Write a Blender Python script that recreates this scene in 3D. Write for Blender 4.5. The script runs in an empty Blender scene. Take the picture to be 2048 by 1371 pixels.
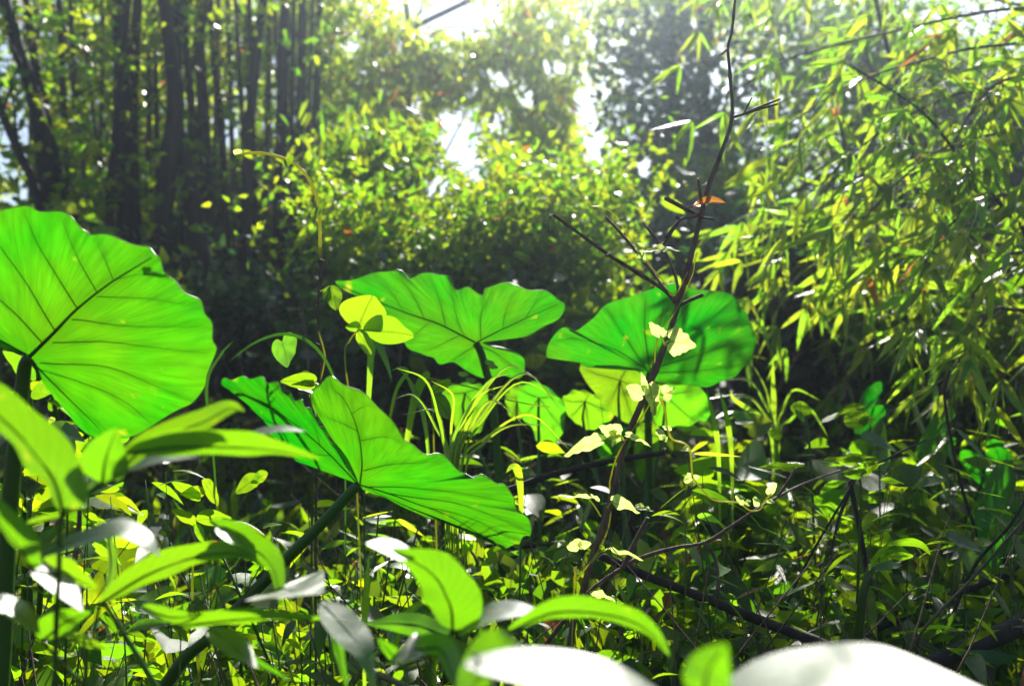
import bpy, math, random
import numpy as np
from mathutils import Vector, Matrix, noise

random.seed(11)
rng = np.random.default_rng(11)
D = bpy.data
scene = bpy.context.scene
COL = scene.collection

# ------------------------------------------------------------------ camera
PITCH = math.radians(2.0)
CAMZ = 0.75
LENS, SENSOR = 35.0, 36.0
F = LENS / SENSOR * 2048.0
CAM = Vector((0, 0, CAMZ))
FWD = Vector((0, math.cos(PITCH), math.sin(PITCH)))
UP = Vector((0, -math.sin(PITCH), math.cos(PITCH)))
RIGHT = Vector((1, 0, 0))
cam = D.objects.new('camera', D.cameras.new('camera'))
COL.objects.link(cam)
cam.location = CAM
cam.rotation_euler = (math.pi / 2 + PITCH, 0, 0)
cam.data.lens = LENS
cam.data.sensor_width = SENSOR
cam.data.clip_start = 0.02
cam.data.clip_end = 400
cam.data.dof.use_dof = True
cam.data.dof.focus_distance = 1.70
cam.data.dof.aperture_fstop = 3.3
cam.data.dof.aperture_blades = 7
scene.camera = cam

# ------------------------------------------------------------------ sky, sun, exposure
SUN_EL, SUN_AZ = math.radians(38.5), math.radians(9)        # azimuth clockwise from +Y
world = D.worlds.new('World')
scene.world = world
world.use_nodes = True
wn = world.node_tree.nodes
sky = wn.new('ShaderNodeTexSky')
sky.sky_type = 'NISHITA'
sky.sun_disc = False
sky.sun_elevation = SUN_EL
sky.sun_rotation = SUN_AZ
sky.air_density = 1.0
sky.dust_density = 1.0
world.node_tree.links.new(sky.outputs[0], wn['Background'].inputs[0])
wn['Background'].inputs[1].default_value = 0.05
sl = D.lights.new('sun', 'SUN')
sl.energy = 5.0
sl.angle = math.radians(0.53)
sl.color = (1.0, 0.95, 0.86)
sun = D.objects.new('sun', sl)
COL.objects.link(sun)
SUNDIR = Vector((math.sin(SUN_AZ) * math.cos(SUN_EL), math.cos(SUN_AZ) * math.cos(SUN_EL), math.sin(SUN_EL)))
sun.rotation_euler = SUNDIR.to_track_quat('Z', 'Y').to_euler()
sun.location = SUNDIR * 40
vs = scene.view_settings
vs.view_transform = 'Standard'
vs.look = 'None'
vs.exposure = 1.5
vs.gamma = 1.0
vs.use_curve_mapping = False
cy = scene.cycles
cy.use_denoising = True
cy.max_bounces = 7
cy.diffuse_bounces = 3
cy.glossy_bounces = 2
cy.transmission_bounces = 5
cy.volume_bounces = 0
cy.transparent_max_bounces = 6
cy.caustics_reflective = False
cy.caustics_refractive = False
cy.sample_clamp_indirect = 6
cy.use_adaptive_sampling = False

# ------------------------------------------------------------------ materials
def node(nt, t, **kw):
    n = nt.nodes.new(t)
    for k, v in kw.items():
        setattr(n, k, v)
    return n

def new_mat(name):
    m = D.materials.new(name)
    m.use_nodes = True
    nt = m.node_tree
    for n in list(nt.nodes):
        nt.nodes.remove(n)
    out = node(nt, 'ShaderNodeOutputMaterial')
    return m, nt, out

def math_node(nt, op, a, b=None, c=None, clamp=False):
    n = node(nt, 'ShaderNodeMath', operation=op, use_clamp=clamp)
    for i, v in enumerate((a, b, c)):
        if v is None:
            continue
        if isinstance(v, (int, float)):
            n.inputs[i].default_value = v
        else:
            nt.links.new(v, n.inputs[i])
    return n.outputs[0]

def leaf_material(name, refl, trans, rough=0.35, tmix=0.55, var=0.5, hue=0.03, dead=0.0, source='obj', pattern=None,
                  coat=0.5, deadcol=(0.45, 0.16, 0.02)):
    """Two-sided leaf: waxy reflecting blade mixed with light let through."""
    m, nt, out = new_mat(name)
    L = nt.links
    if source == 'obj':
        rnd = node(nt, 'ShaderNodeObjectInfo').outputs['Random']
    else:
        rnd = node(nt, 'ShaderNodeAttribute', attribute_name='tint').outputs['Fac']
    geo = node(nt, 'ShaderNodeTexCoord')
    nz = node(nt, 'ShaderNodeTexNoise')
    nz.inputs['Scale'].default_value = 9.0
    nz.inputs['Detail'].default_value = 5.0
    L.new(geo.outputs['Object'], nz.inputs['Vector'])
    val = math_node(nt, 'MULTIPLY_ADD', rnd, var, 1.0 - var / 2)
    val = math_node(nt, 'MULTIPLY', val, math_node(nt, 'MULTIPLY_ADD', nz.outputs['Fac'], 0.7, 0.65))
    r7 = math_node(nt, 'FRACT', math_node(nt, 'MULTIPLY', rnd, 7.31))
    hu = math_node(nt, 'MULTIPLY_ADD', r7, -2 * hue, 0.5 + hue)
    extra = None
    if pattern:
        au = node(nt, 'ShaderNodeAttribute', attribute_name='lu').outputs['Fac']
        av = node(nt, 'ShaderNodeAttribute', attribute_name='lv').outputs['Fac']
        comb = node(nt, 'ShaderNodeCombineXYZ')
        if pattern == 'fan':
            L.new(math_node(nt, 'MULTIPLY', au, 70.0), comb.inputs[0])
            L.new(math_node(nt, 'MULTIPLY', av, 5.0), comb.inputs[1])
            n2 = node(nt, 'ShaderNodeTexNoise')
            n2.inputs['Scale'].default_value = 1.0
            n2.inputs['Detail'].default_value = 6.0
            L.new(comb.outputs[0], n2.inputs['Vector'])
            val = math_node(nt, 'MULTIPLY', val, math_node(nt, 'MULTIPLY_ADD', n2.outputs['Fac'], 1.1, 0.5))
            vd = node(nt, 'ShaderNodeAttribute', attribute_name='vd').outputs['Fac']
            val = math_node(nt, 'MULTIPLY', val, math_node(nt, 'MULTIPLY_ADD', vd, 0.24, 0.80))
            # yellow blotches
            L.new(au, comb.inputs[2])
            n3 = node(nt, 'ShaderNodeTexNoise')
            n3.inputs['Scale'].default_value = 26.0
            n3.inputs['Detail'].default_value = 3.0
            L.new(geo.outputs['Object'], n3.inputs['Vector'])
            cr = node(nt, 'ShaderNodeMapRange')
            cr.inputs[1].default_value = 0.66
            cr.inputs[2].default_value = 0.82
            L.new(n3.outputs['Fac'], cr.inputs[0])
            extra = cr.outputs[0]
            n4 = node(nt, 'ShaderNodeTexNoise')
            n4.inputs['Scale'].default_value = 7.0
            n4.inputs['Detail'].default_value = 4.0
            L.new(geo.outputs['Object'], n4.inputs['Vector'])
            hu = math_node(nt, 'ADD', hu, math_node(nt, 'MULTIPLY_ADD', n4.outputs['Fac'], -0.09, 0.042))
        else:
            absv = math_node(nt, 'ABSOLUTE', av)
            ph = math_node(nt, 'SUBTRACT', math_node(nt, 'MULTIPLY', au, 13.0), math_node(nt, 'MULTIPLY', absv, 2.2))
            tri = math_node(nt, 'PINGPONG', ph, 0.5)
            line = node(nt, 'ShaderNodeMapRange')
            line.inputs[1].default_value = 0.0
            line.inputs[2].default_value = 0.09
            line.inputs[3].default_value = 0.72
            line.inputs[4].default_value = 1.0
            L.new(tri, line.inputs[0])
            mid = node(nt, 'ShaderNodeMapRange')
            mid.inputs[1].default_value = 0.02
            mid.inputs[2].default_value = 0.07
            mid.inputs[3].default_value = 0.6
            mid.inputs[4].default_value = 1.0
            L.new(absv, mid.inputs[0])
            val = math_node(nt, 'MULTIPLY', val, math_node(nt, 'MULTIPLY', line.outputs[0], mid.outputs[0]))
            n3 = node(nt, 'ShaderNodeTexNoise')
            n3.inputs['Scale'].default_value = 42.0
            n3.inputs['Detail'].default_value = 2.0
            L.new(geo.outputs['Object'], n3.inputs['Vector'])
            cr = node(nt, 'ShaderNodeMapRange')
            cr.inputs[1].default_value = 0.66
            cr.inputs[2].default_value = 0.76
            L.new(n3.outputs['Fac'], cr.inputs[0])
            extra = cr.outputs[0]
    cols = []
    for c, yel in ((refl, (0.16, 0.12, 0.01)), (trans, (0.75, 0.62, 0.03))):
        hs = node(nt, 'ShaderNodeHueSaturation')
        hs.inputs['Color'].default_value = (*c, 1)
        L.new(val, hs.inputs['Value'])
        L.new(hu, hs.inputs['Hue'])
        o = hs.outputs[0]
        if extra is not None:
            mx = node(nt, 'ShaderNodeMixRGB')
            L.new(math_node(nt, 'MULTIPLY', extra, 0.55), mx.inputs[0])
            L.new(o, mx.inputs[1])
            mx.inputs[2].default_value = (*yel, 1)
            o = mx.outputs[0]
        if dead > 0:
            r3 = math_node(nt, 'FRACT', math_node(nt, 'MULTIPLY', rnd, 13.7))
            th = math_node(nt, 'GREATER_THAN', r3, 1.0 - dead)
            mx = node(nt, 'ShaderNodeMixRGB')
            L.new(th, mx.inputs[0])
            L.new(o, mx.inputs[1])
            k = 0.5 if c is refl else 1.0
            mx.inputs[2].default_value = (deadcol[0] * k, deadcol[1] * k, deadcol[2] * k, 1)
            o = mx.outputs[0]
        cols.append(o)
    pb = node(nt, 'ShaderNodeBsdfPrincipled')
    L.new(cols[0], pb.inputs['Base Color'])
    pb.inputs['Roughness'].default_value = rough
    pb.inputs['Specular IOR Level'].default_value = coat
    if coat >= 1.0:
        pb.inputs['Coat Weight'].default_value = 1.0
        pb.inputs['Coat Roughness'].default_value = 0.42
    tr = node(nt, 'ShaderNodeBsdfTranslucent')
    L.new(cols[1], tr.inputs['Color'])
    bp = node(nt, 'ShaderNodeBump')
    bp.inputs['Strength'].default_value = 0.25
    bp.inputs['Distance'].default_value = 0.004
    nb = node(nt, 'ShaderNodeTexNoise')
    nb.inputs['Scale'].default_value = 60.0
    L.new(geo.outputs['Object'], nb.inputs['Vector'])
    L.new(nb.outputs['Fac'], bp.inputs['Height'])
    L.new(bp.outputs[0], pb.inputs['Normal'])
    mix = node(nt, 'ShaderNodeMixShader')
    mix.inputs[0].default_value = tmix
    L.new(pb.outputs[0], mix.inputs[1])
    L.new(tr.outputs[0], mix.inputs[2])
    L.new(mix.outputs[0], out.inputs[0])
    return m

def bark_material(name, dark, light, scale=(40, 40, 6), rough=0.85, bump=0.4):
    m, nt, out = new_mat(name)
    L = nt.links
    tc = node(nt, 'ShaderNodeTexCoord')
    mp = node(nt, 'ShaderNodeMapping')
    mp.inputs['Scale'].default_value = scale
    L.new(tc.outputs['Object'], mp.inputs[0])
    nz = node(nt, 'ShaderNodeTexNoise')
    nz.inputs['Scale'].default_value = 1.0
    nz.inputs['Detail'].default_value = 6
    L.new(mp.outputs[0], nz.inputs['Vector'])
    rp = node(nt, 'ShaderNodeValToRGB')
    rp.color_ramp.elements[0].position = 0.32
    rp.color_ramp.elements[0].color = (*dark, 1)
    rp.color_ramp.elements[1].position = 0.7
    rp.color_ramp.elements[1].color = (*light, 1)
    L.new(nz.outputs['Fac'], rp.inputs[0])
    pb = node(nt, 'ShaderNodeBsdfPrincipled')
    L.new(rp.outputs[0], pb.inputs['Base Color'])
    pb.inputs['Roughness'].default_value = rough
    bp = node(nt, 'ShaderNodeBump')
    bp.inputs['Strength'].default_value = bump
    bp.inputs['Distance'].default_value = 0.01
    L.new(nz.outputs['Fac'], bp.inputs['Height'])
    L.new(bp.outputs[0], pb.inputs['Normal'])
    L.new(pb.outputs[0], out.inputs[0])
    return m

M = {}
M['taro'] = leaf_material('taro_blade', (0.03, 0.085, 0.006), (0.032, 0.25, 0.001), rough=0.48, tmix=0.62, var=0.2, hue=0.012, pattern='fan')
M['taro_young'] = leaf_material('taro_young_blade', (0.05, 0.12, 0.012), (0.12, 0.36, 0.003), rough=0.42, tmix=0.6, var=0.4, hue=0.02, pattern='fan')
M['taro_vein'] = leaf_material('taro_vein', (0.03, 0.085, 0.010), (0.05, 0.22, 0.001), rough=0.5, tmix=0.62, var=0.1, hue=0.0)
M['petiole'] = leaf_material('taro_petiole', (0.035, 0.10, 0.012), (0.05, 0.2, 0.01), rough=0.4, tmix=0.25, var=0.2, hue=0.01)
M['rim'] = leaf_material('leaf_margin_glint', (0.16, 0.22, 0.07), (0.5, 0.65, 0.2), rough=0.35, tmix=0.4, var=0.1, hue=0.0, coat=0.8)  # pale leaf edge, its colour stands in for sun glint on folded margins
M['shrub'] = leaf_material('shrub_leaf', (0.045, 0.10, 0.015), (0.17, 0.40, 0.003), rough=0.52, tmix=0.52, var=0.35, hue=0.02, pattern='lance', coat=1.0)
M['vine'] = leaf_material('vine_leaf', (0.12, 0.18, 0.05), (0.66, 0.86, 0.20), rough=0.5, tmix=0.66, var=0.25, hue=0.015, pattern='lance')
M['yellow'] = leaf_material('yellow_green_leaf', (0.07, 0.12, 0.012), (0.25, 0.45, 0.005), rough=0.45, tmix=0.6, var=0.25, hue=0.015, pattern='lance')
M['herb'] = leaf_material('herb_leaf', (0.04, 0.10, 0.015), (0.28, 0.48, 0.004), rough=0.4, tmix=0.56, var=1.1, hue=0.035, dead=0.01, coat=0.5)
M['herb_cloud'] = leaf_material('undergrowth_leaf', (0.035, 0.085, 0.015), (0.22, 0.39, 0.004), rough=0.36, tmix=0.55, var=0.8, hue=0.04, dead=0.015, source='attr', coat=0.7)
M['grass'] = leaf_material('grass_blade', (0.07, 0.12, 0.02), (0.36, 0.62, 0.015), rough=0.3, tmix=0.5, var=0.4, hue=0.02, coat=0.8)
M['bamboo_leaf'] = leaf_material('bamboo_leaf', (0.055, 0.11, 0.02), (0.40, 0.62, 0.02), rough=0.33, tmix=0.58, var=0.6, hue=0.035, dead=0.02, coat=0.7, deadcol=(0.5, 0.2, 0.04))
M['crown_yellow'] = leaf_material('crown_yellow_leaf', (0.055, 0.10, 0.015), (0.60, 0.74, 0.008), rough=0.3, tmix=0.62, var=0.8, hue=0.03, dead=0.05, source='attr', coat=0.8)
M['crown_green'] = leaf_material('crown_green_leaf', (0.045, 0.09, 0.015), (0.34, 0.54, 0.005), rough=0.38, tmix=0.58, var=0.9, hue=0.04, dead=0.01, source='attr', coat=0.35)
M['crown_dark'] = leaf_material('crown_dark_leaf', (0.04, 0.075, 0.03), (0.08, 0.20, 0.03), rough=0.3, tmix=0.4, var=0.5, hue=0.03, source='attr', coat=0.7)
M['dead_leaf'] = leaf_material('dry_leaf', (0.20, 0.09, 0.03), (0.45, 0.17, 0.03), rough=0.7, tmix=0.4, var=0.5, hue=0.02, coat=0.2)
M['litter'] = leaf_material('litter_leaf', (0.10, 0.055, 0.025), (0.2, 0.09, 0.02), rough=0.7, tmix=0.25, var=0.8, hue=0.02, source='attr', coat=0.2)
M['stem'] = leaf_material('green_stem', (0.05, 0.11, 0.015), (0.14, 0.3, 0.02), rough=0.4, tmix=0.25, var=0.3, hue=0.02)
M['vine_stem'] = leaf_material('vine_stem', (0.28, 0.32, 0.05), (0.75, 0.8, 0.10), rough=0.4, tmix=0.45, var=0.2, hue=0.02)
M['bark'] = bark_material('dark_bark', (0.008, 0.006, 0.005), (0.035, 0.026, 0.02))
M['bark_lit'] = bark_material('brown_twig_bark', (0.055, 0.032, 0.024), (0.17, 0.11, 0.085), scale=(120, 120, 30))  # lighter brown bark of twigs, vines and dry stalks
M['culm'] = bark_material('bamboo_culm_skin', (0.035, 0.03, 0.018), (0.09, 0.07, 0.035), scale=(30, 30, 2), rough=0.5, bump=0.1)
M['soil'] = bark_material('forest_soil', (0.012, 0.009, 0.006), (0.05, 0.035, 0.02), scale=(6, 6, 6), rough=0.95)

# ------------------------------------------------------------------ helpers
DOFF = 0.0

def P(px, py, d):
    """World point at pixel (px,py) of the 2048-wide photograph and distance d along the view axis."""
    d = d + DOFF
    return CAM + d * (RIGHT * ((px - 1024.0) / F) + UP * ((685.5 - py) / F) + FWD)

def PX(p):
    v = Vector(p) - CAM
    d = v.dot(FWD)
    return 1024 + v.dot(RIGHT) / d * F, 685.5 - v.dot(UP) / d * F, d

def catmull(pts, n, closed=False):
    pts = [tuple(p) for p in pts]
    k = len(pts)
    A = np.array(pts, float)
    out = []
    segs = k if closed else k - 1
    for t in np.linspace(0, segs, n, endpoint=not closed):
        i = min(int(t), segs - 1)
        f = t - i
        if closed:
            p0, p1, p2, p3 = A[(i - 1) % k], A[i % k], A[(i + 1) % k], A[(i + 2) % k]
        else:
            p1, p2 = A[i], A[i + 1]
            p0 = A[i - 1] if i > 0 else 2 * p1 - p2
            p3 = A[i + 2] if i + 2 < k else 2 * p2 - p1
        out.append(0.5 * ((2 * p1) + (-p0 + p2) * f + (2 * p0 - 5 * p1 + 4 * p2 - p3) * f * f + (-p0 + 3 * p1 - 3 * p2 + p3) * f ** 3))
    return [tuple(float(v) for v in q) for q in out]

def make_mesh(name, V, Fc, mat, attrs=None, smooth=True):
    me = D.meshes.new(name)
    me.from_pydata([tuple(v) for v in V], [], Fc)
    if smooth:
        me.polygons.foreach_set('use_smooth', [True] * len(me.polygons))
    for k, a in (attrs or {}).items():
        at = me.attributes.new(k, 'FLOAT', 'POINT')
        at.data.foreach_set('value', np.asarray(a, np.float32))
    me.materials.append(mat)
    return me

class Thing:
    def __init__(self, name, label, cat, loc, group=None):
        self.L = Vector(loc)
        o = D.objects.new(name, None)
        o.empty_display_size = 0.1
        COL.objects.link(o)
        o.location = self.L
        o['label'] = label
        o['category'] = cat
        if group:
            o['group'] = group
        self.o = o
    def add(self, name, me, parent=None, label=None, kind=None):
        """Mesh given in world coordinates."""
        if isinstance(me, tuple):
            V, Fc, mat = me[:3]
            V = [Vector(v) - self.L for v in V]
            me = make_mesh(name, V, Fc, mat, me[3] if len(me) > 3 else None)
        ob = D.objects.new(name, me)
        COL.objects.link(ob)
        ob.parent = parent or self.o
        if label:
            ob['label'] = label
        if kind:
            ob['kind'] = kind
        return ob
    def inst(self, name, me, mat4, parent=None):
        ob = D.objects.new(name, me)
        COL.objects.link(ob)
        ob.parent = parent or self.o
        ob.matrix_basis = Matrix.Translation(-self.L) @ mat4
        return ob

def tube_geo(pts, radii, sides=7, cap=True):
    pts = [Vector(p) for p in pts]
    n = len(pts)
    V, Fc = [], []
    prev = None
    for i, p in enumerate(pts):
        t = (pts[min(i + 1, n - 1)] - pts[max(i - 1, 0)])
        if t.length < 1e-9:
            t = Vector((0, 0, 1))
        t.normalize()
        if prev is None:
            a = t.orthogonal().normalized()
        else:
            a = prev - t * prev.dot(t)
            if a.length < 1e-6:
                a = t.orthogonal()
            a.normalize()
        prev = a
        b = t.cross(a)
        r = radii[i] if hasattr(radii, '__len__') else radii
        for s in range(sides):
            an = 2 * math.pi * s / sides
            V.append(p + (a * math.cos(an) + b * math.sin(an)) * r)
    for i in range(n - 1):
        for s in range(sides):
            s2 = (s + 1) % sides
            Fc.append((i * sides + s, i * sides + s2, (i + 1) * sides + s2, (i + 1) * sides + s))
    if cap:
        Fc.append(tuple(range(sides))[::-1])
        Fc.append(tuple((n - 1) * sides + s for s in range(sides)))
    return V, Fc

def tube(pts, r0, r1, mat, n=None, sides=7, knots=0.0, jitter=0.0):
    """Smoothed tapered tube as (V, F, mat)."""
    pts = [tuple(p) for p in pts]
    n = n or max(4, 6 * (len(pts) - 1))
    C = catmull(pts, n)
    R = [r0 + (r1 - r0) * i / (n - 1) for i in range(n)]
    if knots:
        R = [r * (1 + knots * max(0, noise.noise(Vector(C[i]) * 40))) for i, r in enumerate(R)]
    if jitter:
        C = [Vector(c) + noise.noise_vector(Vector(c) * 9) * jitter for c in C]
    V, Fc = tube_geo(C, R, sides)
    return V, Fc, mat

def ptube(pts, w0, w1, mat, **kw):
    """Tube through pixel points (x, y, d); widths in pixels."""
    d0, d1 = pts[0][2], pts[-1][2]
    return tube([P(*p) for p in pts], w0 / 2 / F * d0, w1 / 2 / F * d1, mat, **kw)

def merge(*gs):
    V, Fc, at = [], [], {}
    for g in gs:
        o = len(V)
        V += list(g[0])
        Fc += [tuple(i + o for i in f) for f in g[1]]
        if len(g) > 3:
            for k, a in g[3].items():
                at.setdefault(k, []).extend(a)
    return V, Fc, gs[0][2], (at if at and all(len(a) == len(V) for a in at.values()) else {})

def ray_plane(px, py, o, n):
    d = RIGHT * ((px - 1024.0) / F) + UP * ((685.5 - py) / F) + FWD
    t = (o - CAM).dot(n) / d.dot(n)
    return CAM + d * t

class Blade:
    """A large leaf blade: outline given around its stalk's joint, lying on a tilted plane with swells and ripples."""
    def __init__(self, c, d, n, seed=0, amp=0.012, cup=0.15, ripple=0.004):
        self.o = P(c[0], c[1], d)
        self.n = Vector(n).normalized()
        self.c, self.seed, self.amp, self.cup, self.rip = c, seed, amp, cup, ripple
    def h(self, p):
        q = p - self.o
        r2 = q.length_squared
        return self.amp * noise.noise(q * 7 + Vector((self.seed, 0, 0))) * min(1, r2 / 0.01) - self.cup * r2
    def at(self, px, py, off=0.0):
        p = ray_plane(px, py, self.o, self.n)
        return p + self.n * (self.h(p) + off)
    def geo(self, outline, mat, m=150, rings=24, veins=()):
        O = catmull(outline, m, True)
        V, Fc, lu, lv, xy = [self.at(*self.c)], [], [0.5], [0.0], [self.c]
        for k in range(1, rings + 1):
            r = (k / rings) ** 0.85
            for i in range(m):
                x = self.c[0] + r * (O[i][0] - self.c[0])
                y = self.c[1] + r * (O[i][1] - self.c[1])
                p = self.at(x, y)
                s = r ** 6
                p = p + self.n * (s * self.rip * math.sin(i * 0.83 + self.seed) - s * self.rip * 1.2 + s * self.rip * 1.5 * noise.noise(Vector((i * .17, self.seed, 0))))
                V.append(p)
                xy.append((x, y))
                lu.append(abs(i / m - 0.5) * 2)
                lv.append(r)
        for i in range(m):
            Fc.append((0, 1 + i, 1 + (i + 1) % m))
        for k in range(1, rings):
            a, b = 1 + (k - 1) * m, 1 + k * m
            for i in range(m):
                j = (i + 1) % m
                Fc.append((a + i, b + i, b + j, a + j))
        self.edge = V[-m:]
        xy = np.array(xy)
        vd = np.ones(len(xy))
        for vp, w in veins:
            q = np.array(catmull(vp, 40))
            dd = np.sqrt(((xy[:, None] - q[None]) ** 2).sum(2)).min(1)
            vd = np.minimum(vd, np.clip((dd - w * .4) / (w * 2.2), 0, 1))
        return V, Fc, mat, {'lu': lu, 'lv': lv, 'vd': vd.tolist()}
    def rim(self, mat, r=0.0006):  # thin pale tube round the edge, imitates the bright specular rim
        V, Fc = tube_geo(self.edge + [self.edge[0]], r, 5, False)
        return V, Fc, mat
    def vein(self, pts, r0, r1, mat, off=0.0006):
        C = catmull(pts, 6 * len(pts))
        n = len(C)
        pp = [self.at(x, y, off) for x, y in C]
        V, Fc = tube_geo(pp, [(r0 + (r1 - r0) * i / (n - 1)) * .48 for i in range(n)], 6, True)
        return V, Fc, mat

def prof(shape, s):
    if shape == 'lance':
        return (math.sin(math.pi * min(1, s ** 0.8)) ** 0.85) * (1 - 0.25 * s)
    if shape == 'ovate':
        return math.sin(math.pi * s ** 0.62) ** 0.8
    if shape == 'grass':
        return (.3 + .7 * min(1, s * 1.9)) * (1 - s ** 3)
    if shape == 'tri':
        return max(0.02, min(1, s * 5)) * (1 - s) ** 0.9
    return math.sin(math.pi * s)

def strap(pts, hw, tilt, mat, shape='lance', n=20, fold=0.25, wave=0.05, seed=0):
    """Leaf along a midrib of pixel points (x,y,d). hw: half width in pixels as seen. tilt>0 shows the upper face, <0 the under side."""
    C = catmull(pts, n)
    W = [P(*c) for c in C]
    t = math.radians(tilt)
    V, Fc, lu, lv = [], [], [], []
    T = [-1, -0.62, -0.28, 0, 0.28, 0.62, 1]
    for i, w in enumerate(W):
        ax = (W[min(i + 1, n - 1)] - W[max(i - 1, 0)]).normalized()
        s = i / (n - 1)
        sx, sy = ax.dot(RIGHT), ax.dot(UP)
        pr = RIGHT * (-sy) + UP * sx
        if pr.dot(UP) < 0 or (abs(pr.dot(UP)) < 0.15 and pr.dot(RIGHT) < 0):
            pr = -pr
        if i and pr.dot(lastpr) < 0:
            pr = -pr
        lastpr = pr
        if pr.length < 1e-5:
            pr = UP.copy()
        pr.normalize()
        side = (pr * math.cos(t) + FWD * math.sin(t)).normalized()
        app = max(0.25, math.cos(t))
        if tilt > 65:            # lies so that the sky-side face throws the sun at the viewer
            hv = (SUNDIR + (CAM - W[n // 2]).normalized()).normalized()
            sd = hv.cross(ax).normalized()
            side = sd if sd.dot(pr) > 0 else -sd
            if i and side.dot(lastside) < 0:
                side = -side
            lastside = side
            app = max(0.26, abs(side.dot(pr)))
        nrm = ax.cross(side).normalized()
        if nrm.dot(SUNDIR) < 0:
            nrm = -nrm
        half = hw / F * C[i][2] / app * prof(shape, s)
        for v in T:
            bend = fold * half * (abs(v) ** 1.2) + half * wave * math.sin(s * 19 + seed + v * 1.3) * abs(v) + (0.04 if tilt > 65 else 0.12) * half * noise.noise(Vector((s * 4, v, seed)))
            V.append(w + side * (half * v) + nrm * bend)
            lu.append(s)
            lv.append(v)
    k = len(T)
    for i in range(n - 1):
        for j in range(k - 1):
            a = i * k + j
            Fc.append((a, a + 1, a + k + 1, a + k))
    return V, Fc, mat, {'lu': lu, 'lv': lv}

HEART = [(0, 0.10), (0.14, -0.04), (0.34, -0.03), (0.47, 0.12), (0.49, 0.30), (0.41, 0.50), (0.27, 0.72), (0.12, 0.90), (0, 1.0)]
IVY = [(0, 0.10), (0.13, -0.05), (0.33, -0.06), (0.45, 0.06), (0.56, 0.18), (0.50, 0.28), (0.47, 0.40), (0.36, 0.46), (0.33, 0.60), (0.20, 0.72), (0.12, 0.88), (0, 1.0)]
OVAL = [(0, 0), (0.16, 0.06), (0.31, 0.22), (0.35, 0.42), (0.29, 0.64), (0.16, 0.84), (0, 1.0)]
TARO = [(0, 0.22), (0.08, 0.06), (0.2, -0.10), (0.36, -0.12), (0.47, 0.05), (0.48, 0.3), (0.40, 0.55), (0.26, 0.78), (0.10, 0.95), (0, 1.0)]

def flat(base, tip, shape, wide, tilt, mat, rings=5, cup=0.12, wob=0.05, seed=0, m=40):
    """Broad leaf from pixel base (x,y,d) to tip; tilt as in strap; wide scales the half outline."""
    b, e = P(*base), P(*tip)
    ax = e - b
    ln = ax.length
    ax.normalize()
    sx, sy = ax.dot(RIGHT), ax.dot(UP)
    pr = RIGHT * (-sy) + UP * sx
    if pr.length < 1e-4:
        pr = UP.copy()
    pr.normalize()
    if pr.dot(UP) < 0:
        pr = -pr
    t = math.radians(tilt)
    side = (pr * math.cos(t) + FWD * math.sin(t))
    side = (side - ax * side.dot(ax)).normalized()
    nrm = ax.cross(side).normalized()
    if nrm.dot(SUNDIR) < 0:
        nrm = -nrm
    half = shape
    out = [(x * wide, y) for x, y in half] + [(-x * wide, y) for x, y in half[-2:0:-1]]
    O = catmull(out, m, True)
    c = (0.0, 0.3)
    def w(x, y):
        hh = cup * abs(x) * 1.0 - 0.18 * (y - 0.4) ** 2 + wob * noise.noise(Vector((x * 4, y * 4, seed)))
        return b + (side * x + ax * y + nrm * hh) * ln
    V, Fc, lu, lv = [w(*c)], [], [c[1]], [0]
    for k in range(1, rings + 1):
        r = k / rings
        for i in range(m):
            x, y = c[0] + r * (O[i][0] - c[0]), c[1] + r * (O[i][1] - c[1])
            V.append(w(x, y))
            lu.append(y)
            lv.append(x * 2)
    for i in range(m):
        Fc.append((0, 1 + i, 1 + (i + 1) % m))
    for k in range(1, rings):
        a, bb = 1 + (k - 1) * m, 1 + k * m
        for i in range(m):
            j = (i + 1) % m
            Fc.append((a + i, bb + i, bb + j, a + j))
    return V, Fc, mat, {'lu': lu, 'lv': lv, 'vd': [1.0] * len(V)}

# small shared leaf meshes, unit length along +Y, face +Z
def unit_leaf(name, prof_pts, mat, fold=0.22, droop=0.25):
    V, Fc = [], []
    for (y, w) in prof_pts:
        z = -droop * y * y
        V += [(-w, y, z + fold * w), (0, y, z), (w, y, z + fold * w)]
    for i in range(len(prof_pts) - 1):
        a = i * 3
        Fc += [(a, a + 1, a + 4, a + 3), (a + 1, a + 2, a + 5, a + 4)]
    return make_mesh(name, V, Fc, mat)

def unit_heart(name, mat):
    out = HEART + [(-x, y) for x, y in HEART[-2:0:-1]]
    V = [(0, 0.3, 0)] + [(x, y, 0.25 * abs(x) - 0.25 * (y - .2) ** 2) for x, y in out]
    k = len(out)
    return make_mesh(name, V, [(0, 1 + i, 1 + (i + 1) % k) for i in range(k)], mat)

LANCE_P = [(0, 0.01), (0.12, 0.07), (0.3, 0.125), (0.5, 0.125), (0.72, 0.085), (0.9, 0.03), (1, 0.002)]
OV_P = [(0, 0.01), (0.1, 0.14), (0.28, 0.26), (0.5, 0.27), (0.72, 0.18), (0.9, 0.06), (1, 0.003)]
BAM_P = [(0, 0.005), (0.06, 0.04), (0.22, 0.068), (0.45, 0.066), (0.72, 0.04), (0.9, 0.014), (1, 0.001)]
U = {
    'lance': unit_leaf('herb_lance_leaf', LANCE_P, M['herb'], droop=0.35),
    'ovate': unit_leaf('herb_ovate_leaf', OV_P, M['herb'], droop=0.3),
    'heart': unit_heart('herb_heart_leaf', M['herb']),
    'bamboo': unit_leaf('bamboo_leaf', BAM_P, M['bamboo_leaf'], fold=0.15, droop=0.05),
    'bamboo_bent': unit_leaf('bamboo_bent_leaf', BAM_P, M['bamboo_leaf'], fold=0.35, droop=0.22),
}

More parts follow.
